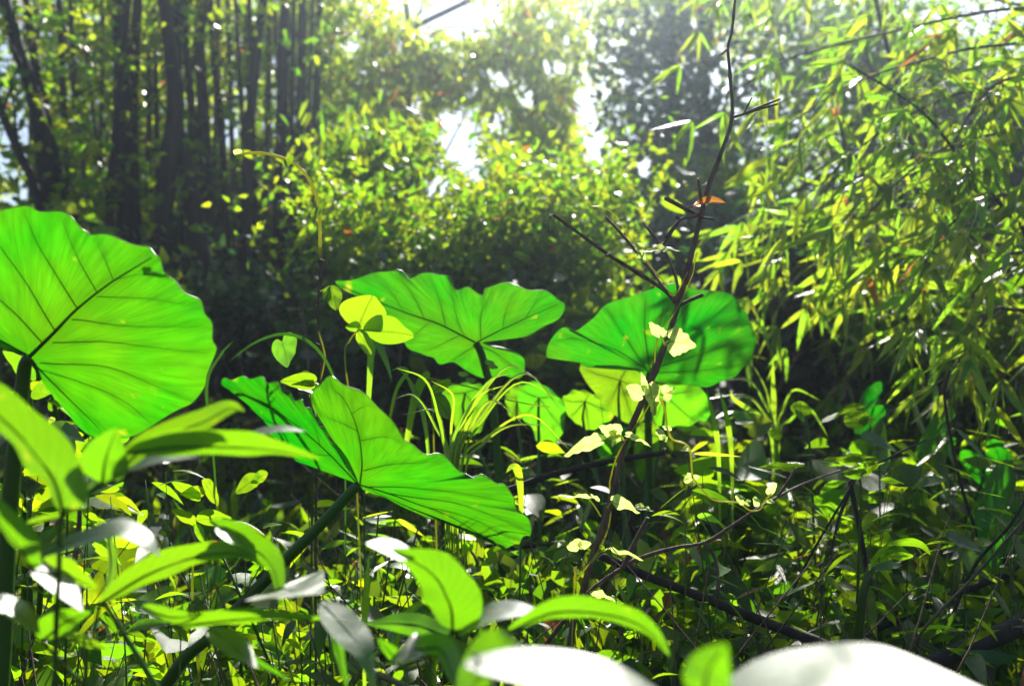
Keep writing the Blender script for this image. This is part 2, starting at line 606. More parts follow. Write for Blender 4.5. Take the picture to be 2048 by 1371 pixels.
def leaf_matrix(base, axis, normal, length, width=1.0):
    y = Vector(axis).normalized()
    z = Vector(normal) - y * y.dot(Vector(normal))
    if z.length < 1e-4:
        z = y.orthogonal()
    z.normalize()
    x = y.cross(z)
    m = Matrix(((x.x, y.x, z.x, 0), (x.y, y.y, z.y, 0), (x.z, y.z, z.z, 0), (0, 0, 0, 1)))
    return Matrix.Translation(base) @ m @ Matrix.Diagonal((length * width, length, length, 1))

def nrmlz(a):
    return a / np.maximum(np.linalg.norm(a, axis=1, keepdims=True), 1e-9)

def cloud_mesh(name, pos, axis, nrm, L, Wd, mat, tint, origin):
    """Thousands of six-point folded leaves in one mesh."""
    n = len(pos)
    axis = nrmlz(axis)
    nrm = nrmlz(nrm - axis * np.sum(nrm * axis, 1, keepdims=True))
    side = np.cross(axis, nrm)
    L = L[:, None]
    Wd = Wd[:, None]
    b = pos - np.array(origin)
    V = np.empty((n, 6, 3))
    V[:, 0] = b
    V[:, 1] = b + axis * L * .34 + side * Wd + nrm * Wd * .25
    V[:, 2] = b + axis * L * .34 - side * Wd + nrm * Wd * .25
    V[:, 3] = b + axis * L * .7 + side * Wd * .66 - nrm * L * .06
    V[:, 4] = b + axis * L * .7 - side * Wd * .66 - nrm * L * .06
    V[:, 5] = b + axis * L - nrm * L * .16
    me = D.meshes.new(name)
    me.vertices.add(n * 6)
    me.vertices.foreach_set('co', V.reshape(-1).astype(np.float32))
    pat = np.array([0, 1, 2, 1, 3, 4, 2, 3, 5, 4])
    loops = (np.arange(n)[:, None] * 6 + pat[None]).reshape(-1).astype(np.int32)
    me.loops.add(n * 10)
    me.loops.foreach_set('vertex_index', loops)
    me.polygons.add(n * 3)
    st = (np.arange(n)[:, None] * 10 + np.array([0, 3, 7])[None]).reshape(-1).astype(np.int32)
    me.polygons.foreach_set('loop_start', st)
    me.update(calc_edges=True)
    at = me.attributes.new('tint', 'FLOAT', 'POINT')
    at.data.foreach_set('value', np.repeat(tint, 6).astype(np.float32))
    me.materials.append(mat)
    return me

def rand_unit(n):
    return nrmlz(rng.normal(size=(n, 3)))

# ------------------------------------------------------------------ ground
GS = 40.0
def ground_z(x, y):
    r = math.hypot(x, y)
    return 0.06 * noise.noise(Vector((x * .5, y * .5, 3))) + 0.02 * noise.noise(Vector((x * 2, y * 2, 9))) + max(0, r - 9) * 0.02
xs = sorted(set([round(v, 3) for v in np.concatenate([np.linspace(-GS, -6, 24), np.linspace(-6, 6, 61), np.linspace(6, GS, 24)])]))
ys = sorted(set([round(v, 3) for v in np.concatenate([np.linspace(-GS, -2, 20), np.linspace(-2, 10, 61), np.linspace(10, GS, 24)])]))
GV = [(x, y, ground_z(x, y)) for y in ys for x in xs]
nx = len(xs)
GF = [(j * nx + i, j * nx + i + 1, (j + 1) * nx + i + 1, (j + 1) * nx + i) for j in range(len(ys) - 1) for i in range(nx - 1)]
go = D.objects.new('ground', make_mesh('ground', GV, GF, M['soil']))
COL.objects.link(go)
go['kind'] = 'structure'

# fallen leaves on the ground
n = 9000
yy = rng.uniform(0.6, 9, n)
xx = rng.uniform(-.65, .65, n) * yy * 1.1
pos = np.stack([xx, yy, np.array([ground_z(a, b) for a, b in zip(xx, yy)]) + rng.uniform(.004, .03, n)], 1)
ax = np.stack([rng.normal(size=n), rng.normal(size=n), rng.normal(size=n) * .2], 1)
nr = np.stack([rng.normal(size=n) * .4, rng.normal(size=n) * .4, np.ones(n)], 1)
me = cloud_mesh('fallen_leaves', pos, ax, nr, rng.uniform(.05, .14, n), rng.uniform(.01, .025, n), M['litter'], rng.random(n), (0, 0, 0))
o = D.objects.new('fallen_leaves', me)
COL.objects.link(o)
o['kind'] = 'stuff'

# ------------------------------------------------------------------ trees behind
GAPS = [(915, 265, 44, 70), (950, 335, 40, 34), (1165, 215, 24, 62), (1188, 290, 26, 44), (925, 25, 85, 38), (1060, 190, 26, 22), (1000, 240, 22, 26), (830, 200, 20, 18), (1110, 130, 22, 18), (30, 290, 40, 75), (45, 400, 35, 40), (455, 265, 22, 40),
        (1000, 150, 30, 22), (870, 370, 40, 30), (560, 130, 18, 40), (1290, 330, 20, 30), (700, 80, 20, 30)]

def in_gap(px, py, grow=1.0):
    for gx, gy, rx, ry in GAPS:
        if ((px - gx) / (rx * grow)) ** 2 + ((py - gy) / (ry * grow)) ** 2 < 1:
            return True
    return False

def crown_points(blobs, n_clump, per, spread, gaps=True):
    """Leaf positions: clumps inside ellipsoids given as (x,y,z,rx,ry,rz) in metres."""
    vol = np.array([(b[3] * b[4] * b[5]) ** .6 for b in blobs])
    pick = rng.choice(len(blobs), n_clump, p=vol / vol.sum())
    B = np.array(blobs)[pick]
    c = B[:, :3] + rand_unit(n_clump) * (rng.random((n_clump, 1)) ** 0.38) * B[:, 3:]
    sp = spread * rng.uniform(.6, 1.5, n_clump)
    pts = np.repeat(c, per, 0) + rng.normal(size=(n_clump * per, 3)) * np.repeat(sp, per)[:, None] * np.array([1, 1, .75])
    cid = np.repeat(np.arange(n_clump), per)
    keep = pts[:, 2] > 0.05
    if gaps:
        d = (pts - np.array(CAM)) @ np.array(FWD)
        px = 1024 + (pts[:, 0]) / np.maximum(d, .1) * F
        py = 685.5 - ((pts - np.array(CAM)) @ np.array(UP)) / np.maximum(d, .1) * F
        for gx, gy, rx, ry in GAPS:
            q = ((px - gx) / rx) ** 2 + ((py - gy) / ry) ** 2 + rng.normal(size=len(px)) * .35
            keep &= q > 1
    return pts[keep], cid[keep], c

def foliage(kind, pts, cid):
    n = len(pts)
    base = rng.random(cid.max() + 1 if n else 1)
    tint = np.clip(base[cid] * .5 + rng.random(n) * .5, 0, .999)
    if kind == 'drooping':           # bamboo-like
        ax = rng.normal(size=(n, 3)) * np.array([.6, .6, .35]) + np.array([0, 0, -.75])
        nr = rng.normal(size=(n, 3))
        L = rng.uniform(.10, .20, n)
        W = L * rng.uniform(.08, .12, n)
    elif kind == 'broad':
        ax = rng.normal(size=(n, 3)) * np.array([1, 1, .5]) + np.array([0, 0, -.3])
        nr = rng.normal(size=(n, 3)) * .8 + np.array([0, .2, 1.0])
        L = rng.uniform(.06, .13, n)
        W = L * rng.uniform(.22, .33, n)
    else:
        ax = rng.normal(size=(n, 3)) + np.array([0, 0, -.3])
        nr = rng.normal(size=(n, 3)) * .8 + np.array([0, .2, .8])
        L = rng.uniform(.04, .09, n)
        W = L * rng.uniform(.2, .3, n)
    return ax, nr, L, W, tint

def tree(name, label, cat, base_px, d, height, r, blobs_px, n_clump, per, spread, kind, mat, lean=0.0, group=None, limbs=5, gaps=True, scale=1.0, barkm='bark'):
    bx = (base_px - 1024) / F * d
    bz = ground_z(bx, d)
    t = Thing(name, label, cat, (bx, d, bz), group)
    top = Vector((bx + lean, d, bz + height))
    mid = Vector((bx + lean * .35 + random.uniform(-.1, .1), d + random.uniform(-.1, .1), bz + height * .5))
    t.add('trunk', tube([(bx, d, bz - .1), mid, top], r, r * .35, M[barkm], n=14, sides=9, knots=.25, jitter=.03))
    blobs = []
    for (px, py, rx, ry) in blobs_px:
        p = P(px, py, d)
        blobs.append((p.x, p.y, p.z, rx / F * d, max(rx, ry) / F * d * .4, ry / F * d))
    pts, cid, cl = crown_points(blobs, int(n_clump * 1.05), int(per * .42), spread, gaps)
    ax, nr, L, W, tint = foliage(kind, pts, cid)
    L, W = L * .95, W * 1.0
    me = cloud_mesh('crown', pts, ax, nr, L * scale, W * scale, M[mat], tint, t.L)
    t.add('crown', me, kind='stuff')
    for k in range(limbs):
        e = cl[rng.integers(len(cl))]
        f = random.uniform(.3, .9)
        s = Vector((bx, d, bz)).lerp(top, f)
        m = (s + Vector(e)) / 2 + Vector((0, 0, .15))
        t.add('limb', tube([s, m, e], r * .3, r * .08, M[barkm], n=9, sides=6, jitter=.02))
    return t

# far wall of trees (each a thing) ------------------------------------
TG = 'trees standing in the hazy background'
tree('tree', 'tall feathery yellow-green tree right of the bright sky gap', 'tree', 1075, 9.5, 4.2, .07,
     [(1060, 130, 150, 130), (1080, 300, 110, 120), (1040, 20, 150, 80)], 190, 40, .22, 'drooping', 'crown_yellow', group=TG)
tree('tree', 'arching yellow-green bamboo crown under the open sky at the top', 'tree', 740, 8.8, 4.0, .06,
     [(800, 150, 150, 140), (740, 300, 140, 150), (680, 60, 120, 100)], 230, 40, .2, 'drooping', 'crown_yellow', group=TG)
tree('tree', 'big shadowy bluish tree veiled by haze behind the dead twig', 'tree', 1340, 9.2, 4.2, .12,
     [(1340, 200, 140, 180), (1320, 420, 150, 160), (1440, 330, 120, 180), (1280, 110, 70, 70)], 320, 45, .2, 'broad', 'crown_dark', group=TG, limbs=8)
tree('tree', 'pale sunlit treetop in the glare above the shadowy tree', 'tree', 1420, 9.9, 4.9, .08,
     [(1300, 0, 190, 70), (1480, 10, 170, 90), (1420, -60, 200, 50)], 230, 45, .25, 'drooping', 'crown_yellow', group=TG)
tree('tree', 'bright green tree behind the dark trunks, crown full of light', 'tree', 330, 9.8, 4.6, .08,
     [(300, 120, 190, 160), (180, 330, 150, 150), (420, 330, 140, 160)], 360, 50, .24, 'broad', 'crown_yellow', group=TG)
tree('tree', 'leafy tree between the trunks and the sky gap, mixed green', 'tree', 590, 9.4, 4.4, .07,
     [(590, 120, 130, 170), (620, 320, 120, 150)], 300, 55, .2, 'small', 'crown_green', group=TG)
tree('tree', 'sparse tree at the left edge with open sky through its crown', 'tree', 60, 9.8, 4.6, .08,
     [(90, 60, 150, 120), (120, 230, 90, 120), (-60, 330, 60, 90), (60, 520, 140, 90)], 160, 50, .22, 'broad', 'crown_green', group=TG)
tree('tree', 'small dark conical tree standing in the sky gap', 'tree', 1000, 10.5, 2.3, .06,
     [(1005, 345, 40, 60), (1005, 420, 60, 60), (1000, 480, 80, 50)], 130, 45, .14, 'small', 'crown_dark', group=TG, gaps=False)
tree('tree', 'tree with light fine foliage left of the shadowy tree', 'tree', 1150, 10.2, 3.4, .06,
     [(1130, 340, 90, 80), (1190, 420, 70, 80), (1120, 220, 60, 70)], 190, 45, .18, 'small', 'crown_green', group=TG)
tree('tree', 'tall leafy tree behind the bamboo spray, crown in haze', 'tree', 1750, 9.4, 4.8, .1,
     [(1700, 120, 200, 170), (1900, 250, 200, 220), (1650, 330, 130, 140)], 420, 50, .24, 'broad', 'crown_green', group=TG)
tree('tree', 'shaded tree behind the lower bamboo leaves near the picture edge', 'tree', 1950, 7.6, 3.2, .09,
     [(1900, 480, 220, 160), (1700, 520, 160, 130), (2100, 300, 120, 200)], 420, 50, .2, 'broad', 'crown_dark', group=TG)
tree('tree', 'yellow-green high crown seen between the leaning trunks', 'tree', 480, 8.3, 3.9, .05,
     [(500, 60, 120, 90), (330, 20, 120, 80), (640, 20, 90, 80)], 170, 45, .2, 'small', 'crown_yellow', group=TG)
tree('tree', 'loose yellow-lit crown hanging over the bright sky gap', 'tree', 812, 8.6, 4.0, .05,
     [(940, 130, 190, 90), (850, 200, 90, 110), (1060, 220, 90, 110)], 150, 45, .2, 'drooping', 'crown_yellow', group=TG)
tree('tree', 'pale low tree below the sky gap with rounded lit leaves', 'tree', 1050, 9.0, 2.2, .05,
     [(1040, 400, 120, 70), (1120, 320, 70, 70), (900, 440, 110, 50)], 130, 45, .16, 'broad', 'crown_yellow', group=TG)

# distant wood that reads as one mass
blobs = []
for k in range(26):
    a = math.radians(-38 + 76 * k / 25)
    R = 22 + random.uniform(-2, 3)
    blobs.append((math.sin(a) * R, math.cos(a) * R, random.uniform(.8, 2.0), 2.0, 1.6, random.uniform(1.6, 2.8)))
pts, cid, cl = crown_points(blobs, 420, 45, .5)
ax, nr, L, W, tint = foliage('broad', pts, cid)
o = D.objects.new('far_wood', cloud_mesh('far_wood', pts, ax, nr, L * 2.2, W * 2.2, M['crown_green'], tint, (0, 0, 0)))
COL.objects.link(o)
o['kind'] = 'stuff'

# bushes in the middle distance -----------------------------------------
BG = 'bushes at the foot of the background trees'
def bush(label, px, py, rx, ry, d, n_clump, mat, kind='small', per=45, spread=.13, scale=1.0):
    c = P(px, py, d)
    t = Thing('bush', label, 'bush', (c.x, d, ground_z(c.x, d)), BG)
    for k in range(5):
        e = c + Vector((random.uniform(-.6, .6) * rx / F * d, random.uniform(-.2, .2), random.uniform(-.2, .5) * ry / F * d))
        t.add('stem', tube([(c.x + random.uniform(-.08, .08), d, t.L.z - .05), (c.x * .7 + e.x * .3, d, (t.L.z + e.z) / 2), e], .014, .004, M['bark'], n=8, sides=5))
    z0 = t.L.z + .1
    h = ry / F * d
    blobs = [(c.x, d, c.z, rx / F * d, rx / F * d * .6, h), (c.x, d, max(z0, c.z - h), rx / F * d * .9, rx / F * d * .5, h)]
    for k in range(7):
        q = random.uniform(.18, .38)
        blobs.append((c.x + random.uniform(-1.25, 1.25) * rx / F * d, d + random.uniform(-.3, .4), c.z + random.uniform(-.2, 1.5) * h, q * rx / F * d, .2, random.uniform(.3, .75) * h))
    blobs[0] = (*blobs[0][:2], c.z - h * .3, *blobs[0][3:5], h * .75)
    pts, cid, cl = crown_points(blobs, n_clump, int(per * (1 if mat == 'crown_dark' else .55)), spread)
    ax, nr, L, W, tint = foliage(kind, pts, cid)
    t.add('foliage', cloud_mesh('foliage', pts, ax, nr, L * scale, W * scale, M[mat], tint, t.L), kind='stuff')
    return t
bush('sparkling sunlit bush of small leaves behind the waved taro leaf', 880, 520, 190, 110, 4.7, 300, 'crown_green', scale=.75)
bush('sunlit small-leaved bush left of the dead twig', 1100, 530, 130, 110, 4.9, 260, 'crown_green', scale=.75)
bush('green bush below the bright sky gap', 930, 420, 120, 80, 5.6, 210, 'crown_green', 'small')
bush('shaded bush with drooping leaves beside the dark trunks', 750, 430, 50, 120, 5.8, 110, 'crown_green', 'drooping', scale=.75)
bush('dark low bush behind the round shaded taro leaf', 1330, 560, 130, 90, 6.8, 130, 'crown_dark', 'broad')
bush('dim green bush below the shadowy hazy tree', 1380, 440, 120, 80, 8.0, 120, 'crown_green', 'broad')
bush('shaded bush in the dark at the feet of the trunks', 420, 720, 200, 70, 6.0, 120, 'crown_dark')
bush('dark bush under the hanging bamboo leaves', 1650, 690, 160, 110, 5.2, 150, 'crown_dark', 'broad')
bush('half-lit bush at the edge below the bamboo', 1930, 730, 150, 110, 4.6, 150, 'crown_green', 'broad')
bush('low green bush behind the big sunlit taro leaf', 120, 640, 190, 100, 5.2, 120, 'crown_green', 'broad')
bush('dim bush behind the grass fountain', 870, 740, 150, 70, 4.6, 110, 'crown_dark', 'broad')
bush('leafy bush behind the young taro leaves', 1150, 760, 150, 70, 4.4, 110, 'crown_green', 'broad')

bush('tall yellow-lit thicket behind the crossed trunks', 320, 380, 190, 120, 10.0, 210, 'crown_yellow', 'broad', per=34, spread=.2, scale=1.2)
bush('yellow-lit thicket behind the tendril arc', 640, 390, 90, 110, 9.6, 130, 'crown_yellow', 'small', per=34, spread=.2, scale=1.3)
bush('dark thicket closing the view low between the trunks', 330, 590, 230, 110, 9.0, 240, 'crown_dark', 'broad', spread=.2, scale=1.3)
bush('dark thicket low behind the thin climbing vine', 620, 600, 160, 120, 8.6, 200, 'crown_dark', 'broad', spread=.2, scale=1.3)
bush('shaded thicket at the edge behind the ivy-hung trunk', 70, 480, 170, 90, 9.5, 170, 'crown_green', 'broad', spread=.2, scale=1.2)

# dark trunks --------------------------------------------------------------
TRG = 'dark slender trunks on the left'
def culm(label, pts, w0, w1, d, leaves=0, mat='bark', taper_ground=True):
    """pts: pixel points from the top down; carried on to the ground and above the frame."""
    (x0, y0), (xa, ya) = pts[0], pts[1]
    (x1, y1), (xb, yb) = pts[-1], pts[-2]
    W = [P(x, y, d) for x, y in pts]
    tdir = (W[0] - W[1]).normalized()
    ext = max(0.0, (4.3 - W[0].z) / max(.4, tdir.z))
    topp = W[0] + tdir * ext
    gdir = (W[-1] - W[-2]).normalized()
    gdir = Vector((gdir.x * .6, 0, gdir.z)).normalized()
    foot = W[-1] + gdir * ((W[-1].z - ground_z(W[-1].x, d) + .05) / max(.3, -gdir.z))
    t = Thing('slender_tree', label, 'tree', (foot.x, d, ground_z(foot.x, d)), TRG)
    line = [foot] + W[::-1] + ([topp] if ext > .15 else [])
    C = catmull([tuple(p) for p in line], 34)
    r1, r0 = w1 / 2 / F * d, w0 / 2 / F * d
    R = []
    for i in range(34):
        f = i / 33
        r = r1 * 1.15 + (r0 * .85 - r1 * 1.15) * f
        R.append(r * (1 + (.10 if i % 4 == 0 else 0) + .08 * noise.noise(Vector(C[i]) * 3)))
    V, Fc = tube_geo(C, R, 9)
    t.add('trunk', (V, Fc, M[mat]))
    for k in range(3):
        i = random.randrange(9, 30)
        s = Vector(C[i])
        e = s + Vector((random.uniform(-.5, .5), random.uniform(-.3, .3), random.uniform(.1, .6)))
        t.add('branch', tube([s, (s + e) / 2 + Vector((0, 0, .06)), e], .010, .003, M['bark'], n=7, sides=5))
    cs = []
    nl = 90 + leaves
    idx = rng.integers(8, 34, nl // 15)
    ct = np.array([C[i] for i in idx]) + rng.normal(size=(len(idx), 3)) * np.array([.22, .22, .2])
    pts_ = np.repeat(ct, 15, 0) + rng.normal(size=(len(ct) * 15, 3)) * .13
    cid = np.repeat(np.arange(len(ct)), 15)
    d_ = pts_[:, 1]
    ax, nr, L, W_, tint = foliage('broad', pts_, cid)
    t.add('crown', cloud_mesh('crown', pts_, ax, nr, L, W_, M['crown_green'], tint, t.L), kind='stuff')
    return t
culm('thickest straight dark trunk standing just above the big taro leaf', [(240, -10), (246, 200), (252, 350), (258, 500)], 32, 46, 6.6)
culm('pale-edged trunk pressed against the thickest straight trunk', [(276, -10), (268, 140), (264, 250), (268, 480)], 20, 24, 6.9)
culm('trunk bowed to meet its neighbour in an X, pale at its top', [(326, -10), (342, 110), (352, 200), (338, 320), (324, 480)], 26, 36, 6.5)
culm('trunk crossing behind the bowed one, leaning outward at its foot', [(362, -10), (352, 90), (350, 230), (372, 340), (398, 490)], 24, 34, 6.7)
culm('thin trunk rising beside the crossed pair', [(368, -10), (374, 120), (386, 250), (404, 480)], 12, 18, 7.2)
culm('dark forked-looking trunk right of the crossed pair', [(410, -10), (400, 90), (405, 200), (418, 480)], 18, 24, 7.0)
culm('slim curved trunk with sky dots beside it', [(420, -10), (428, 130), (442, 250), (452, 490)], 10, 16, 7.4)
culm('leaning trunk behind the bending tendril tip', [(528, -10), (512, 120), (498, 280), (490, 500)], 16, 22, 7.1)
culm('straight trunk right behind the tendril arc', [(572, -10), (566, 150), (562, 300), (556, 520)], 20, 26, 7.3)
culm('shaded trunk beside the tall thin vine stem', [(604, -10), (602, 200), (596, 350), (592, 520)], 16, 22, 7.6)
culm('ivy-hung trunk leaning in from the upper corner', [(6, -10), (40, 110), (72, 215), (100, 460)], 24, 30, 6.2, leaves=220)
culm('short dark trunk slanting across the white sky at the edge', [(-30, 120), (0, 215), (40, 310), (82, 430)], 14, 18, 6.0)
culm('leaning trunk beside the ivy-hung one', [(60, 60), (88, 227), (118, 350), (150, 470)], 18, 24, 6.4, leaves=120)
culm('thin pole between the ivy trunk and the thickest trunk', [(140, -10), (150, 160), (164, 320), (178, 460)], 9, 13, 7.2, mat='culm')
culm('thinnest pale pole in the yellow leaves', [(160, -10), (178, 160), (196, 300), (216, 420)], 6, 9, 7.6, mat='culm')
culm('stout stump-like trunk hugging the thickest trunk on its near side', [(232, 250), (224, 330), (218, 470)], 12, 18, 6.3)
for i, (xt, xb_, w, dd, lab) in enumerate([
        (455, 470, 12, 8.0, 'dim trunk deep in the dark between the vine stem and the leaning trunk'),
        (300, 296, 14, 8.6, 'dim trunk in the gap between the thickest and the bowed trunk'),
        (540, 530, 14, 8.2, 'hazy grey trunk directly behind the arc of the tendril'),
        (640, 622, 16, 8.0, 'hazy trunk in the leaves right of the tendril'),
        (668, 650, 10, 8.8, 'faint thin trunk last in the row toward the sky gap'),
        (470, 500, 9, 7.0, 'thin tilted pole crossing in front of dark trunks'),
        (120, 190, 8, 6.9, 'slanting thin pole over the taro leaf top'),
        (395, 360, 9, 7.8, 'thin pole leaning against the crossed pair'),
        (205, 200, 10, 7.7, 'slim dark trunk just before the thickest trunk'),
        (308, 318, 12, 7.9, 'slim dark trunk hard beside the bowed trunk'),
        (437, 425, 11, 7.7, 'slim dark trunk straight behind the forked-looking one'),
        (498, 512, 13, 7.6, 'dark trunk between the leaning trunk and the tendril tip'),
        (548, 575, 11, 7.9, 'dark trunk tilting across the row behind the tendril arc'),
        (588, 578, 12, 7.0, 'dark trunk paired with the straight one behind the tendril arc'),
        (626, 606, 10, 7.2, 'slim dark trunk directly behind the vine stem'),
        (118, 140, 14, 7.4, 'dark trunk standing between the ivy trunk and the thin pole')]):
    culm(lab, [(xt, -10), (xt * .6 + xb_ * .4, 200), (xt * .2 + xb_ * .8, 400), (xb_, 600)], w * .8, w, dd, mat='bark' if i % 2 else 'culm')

# other woody stems in the background
t = Thing('leaning_pole', 'dark bare pole slanting across the open sky at the top', 'pole', (P(500, 800, 10.6).x, 10.6, ground_z(P(500, 800, 10.6).x, 10.6)))
t.add('shaft', tube([(t.L.x, 10.6, t.L.z - .05), P(540, 500, 10.5), P(640, 200, 10.3), P(790, 78, 9.9), P(950, -5, 9.5), P(1100, -90, 9.2)], .05, .02, M['bark'], n=30, sides=7))
t.add('twig', tube([P(815, 65, 9.85), P(838, 30, 9.8), P(850, -20, 9.8)], .018, .01, M['bark'], n=6, sides=5))

# ------------------------------------------------------------------ bamboo on the right
BBG = 'bamboo plants with drooping sunlit leaves'
def bamboo(label, foot, top, branches, d, r=.016, ld=(.07, .18)):
    fx, fy = foot
    t = Thing('bamboo_plant', label, 'bamboo', (fx, fy, ground_z(fx, fy)), BBG)
    tp = Vector(top)
    C = catmull([(fx, fy, t.L.z - .05), (fx + (tp.x - fx) * .15, fy + (tp.y - fy) * .2, t.L.z + (tp.z - t.L.z) * .5), tuple(tp)], 25)
    R = [r * (1 - .5 * i / 24) * (1.22 if i % 3 == 0 else 1) for i in range(25)]
    V, Fc = tube_geo(C, R, 8)
    t.add('culm', (V, Fc, M['culm']))
    for (pts, nl, dl) in branches:
        W = [Vector(P(*p)) for p in pts]
        j = min(range(25), key=lambda i: (Vector(C[i]) - W[0]).length)
        line = [Vector(C[j])] + W
        B = catmull([tuple(p) for p in line], 26)
        V, Fc = tube_geo(B, [.006 * (1 - i / 30) + .0012 for i in range(26)], 5)
        fans = []
        for k in range(int(nl / 1.45)):
            f = random.uniform(.15, 1.0)
            i = min(24, int(f * 25))
            s = Vector(B[i])
            dirn = (Vector(B[min(i + 1, 25)]) - Vector(B[max(i - 1, 0)])).normalized()
            e = s + dirn * random.uniform(.0, .1) + Vector((random.gauss(0, .12), random.gauss(0, .15), random.gauss(-.07, .13)))
            v2, f2 = tube_geo([s, (s + e) / 2 + Vector((0, 0, .012)), e], [.0016, .0013, .0009], 4, False)
            Fc += [tuple(q + len(V) for q in ff) for ff in f2]
            V += v2
            fans.append((e, (e - s).normalized() * .5 + dirn * .3))
        br = t.add('branch', (V, Fc, M['bark_lit']))
        for (e, out) in fans:
            a0 = random.uniform(0, 6.28)
            for q in range(random.randint(3, 6)):
                an = a0 + q * 1.3
                ax = out * random.uniform(.3, 1) + Vector((math.cos(an) * .6 - .12, math.sin(an) * .5, random.uniform(-.95, .1)))
                ln = random.uniform(*ld)
                nv = Vector((random.gauss(0, .6), random.gauss(.3, .6), random.uniform(.2, 1)))
                t.inst('leaf', U['bamboo' if random.random() < .6 else 'bamboo_bent'], leaf_matrix(e, ax, nv, ln, random.uniform(.85, 1.35)), br)
    return t
# branches are pixel lines (x, y, distance)
bamboo('bamboo whose uppermost spray reaches across the glare', (2.4, 3.6), (1.9, 3.6, 3.4), [
    ([(2000, 20, 3.5), (1800, 60, 3.4), (1600, 110, 3.3), (1490, 170, 3.3)], 52, 0),
    ([(2000, 90, 3.4), (1850, 120, 3.3), (1700, 170, 3.2), (1560, 260, 3.2)], 52, 0),
    ([(2040, 10, 3.6), (1900, -30, 3.6), (1750, -20, 3.6)], 36, 0)], 3.5)
bamboo('bamboo with the sunlit leaf curtain below the upper spray', (2.3, 3.2), (2.0, 3.3, 2.9), [
    ([(2010, 170, 3.3), (1880, 200, 3.2), (1740, 280, 3.1), (1640, 370, 3.1)], 56, 0),
    ([(2030, 260, 3.2), (1900, 290, 3.1), (1800, 360, 3.0), (1720, 450, 3.0)], 56, 0),
    ([(2050, 150, 3.1), (1960, 200, 3.0), (1900, 300, 3.0)], 46, 0)], 3.3)
bamboo('bamboo hanging beside the shaded round taro leaf', (1.9, 4.4), (1.5, 4.2, 2.6), [
    ([(1780, 330, 4.0), (1650, 350, 3.9), (1560, 400, 3.9), (1480, 420, 3.8)], 34, 0),
    ([(1800, 430, 3.9), (1650, 450, 3.8), (1540, 460, 3.8), (1400, 520, 3.7)], 44, 0),
    ([(1800, 560, 3.8), (1680, 520, 3.8), (1590, 560, 3.7), (1540, 640, 3.7)], 40, 0)], 4.1)
bamboo('bamboo filling the right edge with drooping leaves', (2.2, 2.9), (1.9, 3.0, 2.6), [
    ([(2060, 380, 3.0), (1980, 400, 2.9), (1900, 450, 2.9), (1840, 540, 2.9)], 48, 0),
    ([(2080, 500, 2.9), (2000, 520, 2.8), (1940, 600, 2.8)], 42, 0),
    ([(2070, 620, 2.8), (1990, 620, 2.8), (1930, 700, 2.8), (1880, 780, 2.8)], 38, 0)], 3.0)
bamboo('low bamboo behind the others with dim lower leaves', (1.75, 4.9), (1.5, 4.6, 2.2), [
    ([(1900, 480, 4.4), (1760, 520, 4.3), (1660, 600, 4.3)], 54, 0),
    ([(1880, 580, 4.3), (1780, 620, 4.2), (1700, 700, 4.2), (1650, 760, 4.2)], 54, 0),
    ([(1900, 330, 4.6), (1760, 400, 4.5), (1690, 480, 4.5)], 54, 0)], 4.5)
bamboo('bamboo arching over the shaded taro leaf above the picture', (2.5, 6.4), (2.0, 6.2, 4.0), [
    ([(1800, -20, 5.2), (1620, -90, 5.0), (1480, -115, 5.0), (1340, -95, 5.0)], 74, 0),
    ([(1800, 0, 5.2), (1640, -60, 5.1), (1520, -70, 5.0), (1440, -50, 5.0)], 50, 0),
    ([(1760, 60, 5.2), (1680, 90, 5.1), (1560, 120, 5.0)], 30, 0)], 6)
t = Thing('bare_cane', 'dark bare cane slanting down through the bamboo leaves', 'cane', (1.75, 2.7, ground_z(1.75, 2.7)))
t.add('shaft', tube([(1.75, 2.7, -.03), P(2090, 560, 2.85), P(2010, 420, 3.0), P(1930, 330, 3.05), P(1840, 220, 3.1), P(1690, 125, 3.2)], .008, .004, M['bark'], n=26, sides=6))


# ------------------------------------------------------------------ elephant-ear (taro) plants
TAG = 'elephant-ear plants'
def foot_of(px, d):
    x = (px - 1024) / F * d
    return Vector((x, d, ground_z(x, d)))

def taro(label, lobes, c, d, n, veins, stalk, sw, foot, seed, mat='taro', amp=.012, cup=.12, ripple=.004, group=TAG, thing=None):
    """lobes: [(outline, normal)]; stalk: pixel points from the joint downward; foot: ground point."""
    t = thing or Thing('taro_plant', label, 'plant', foot, group)
    for k, (outline, nn) in enumerate(lobes):
        b = Blade(c, d, nn, seed + k, amp, cup, ripple)
        g = b.geo(outline, M[mat], veins=veins[k])
        lf = t.add('leaf', g)
        t.add('margin_glint', b.rim(M['rim']), parent=lf)
        for vi, (vp, w) in enumerate(veins[k]):
            t.add('midrib' if vi == 0 and k == 0 else 'vein', b.vein(vp, w / 2 / F * d, .25 * w / 2 / F * d, M['taro_vein'], .0008), parent=lf)
    W = [P(c[0], c[1], d + .003)] + [P(*s) for s in stalk]
    W.append(Vector(foot) + Vector((0, 0, -.04)))
    t.add('petiole', tube(W, sw[0] / 2 / F * d, sw[1] / 2 / F * d, M['petiole'], n=30, sides=9))
    return t

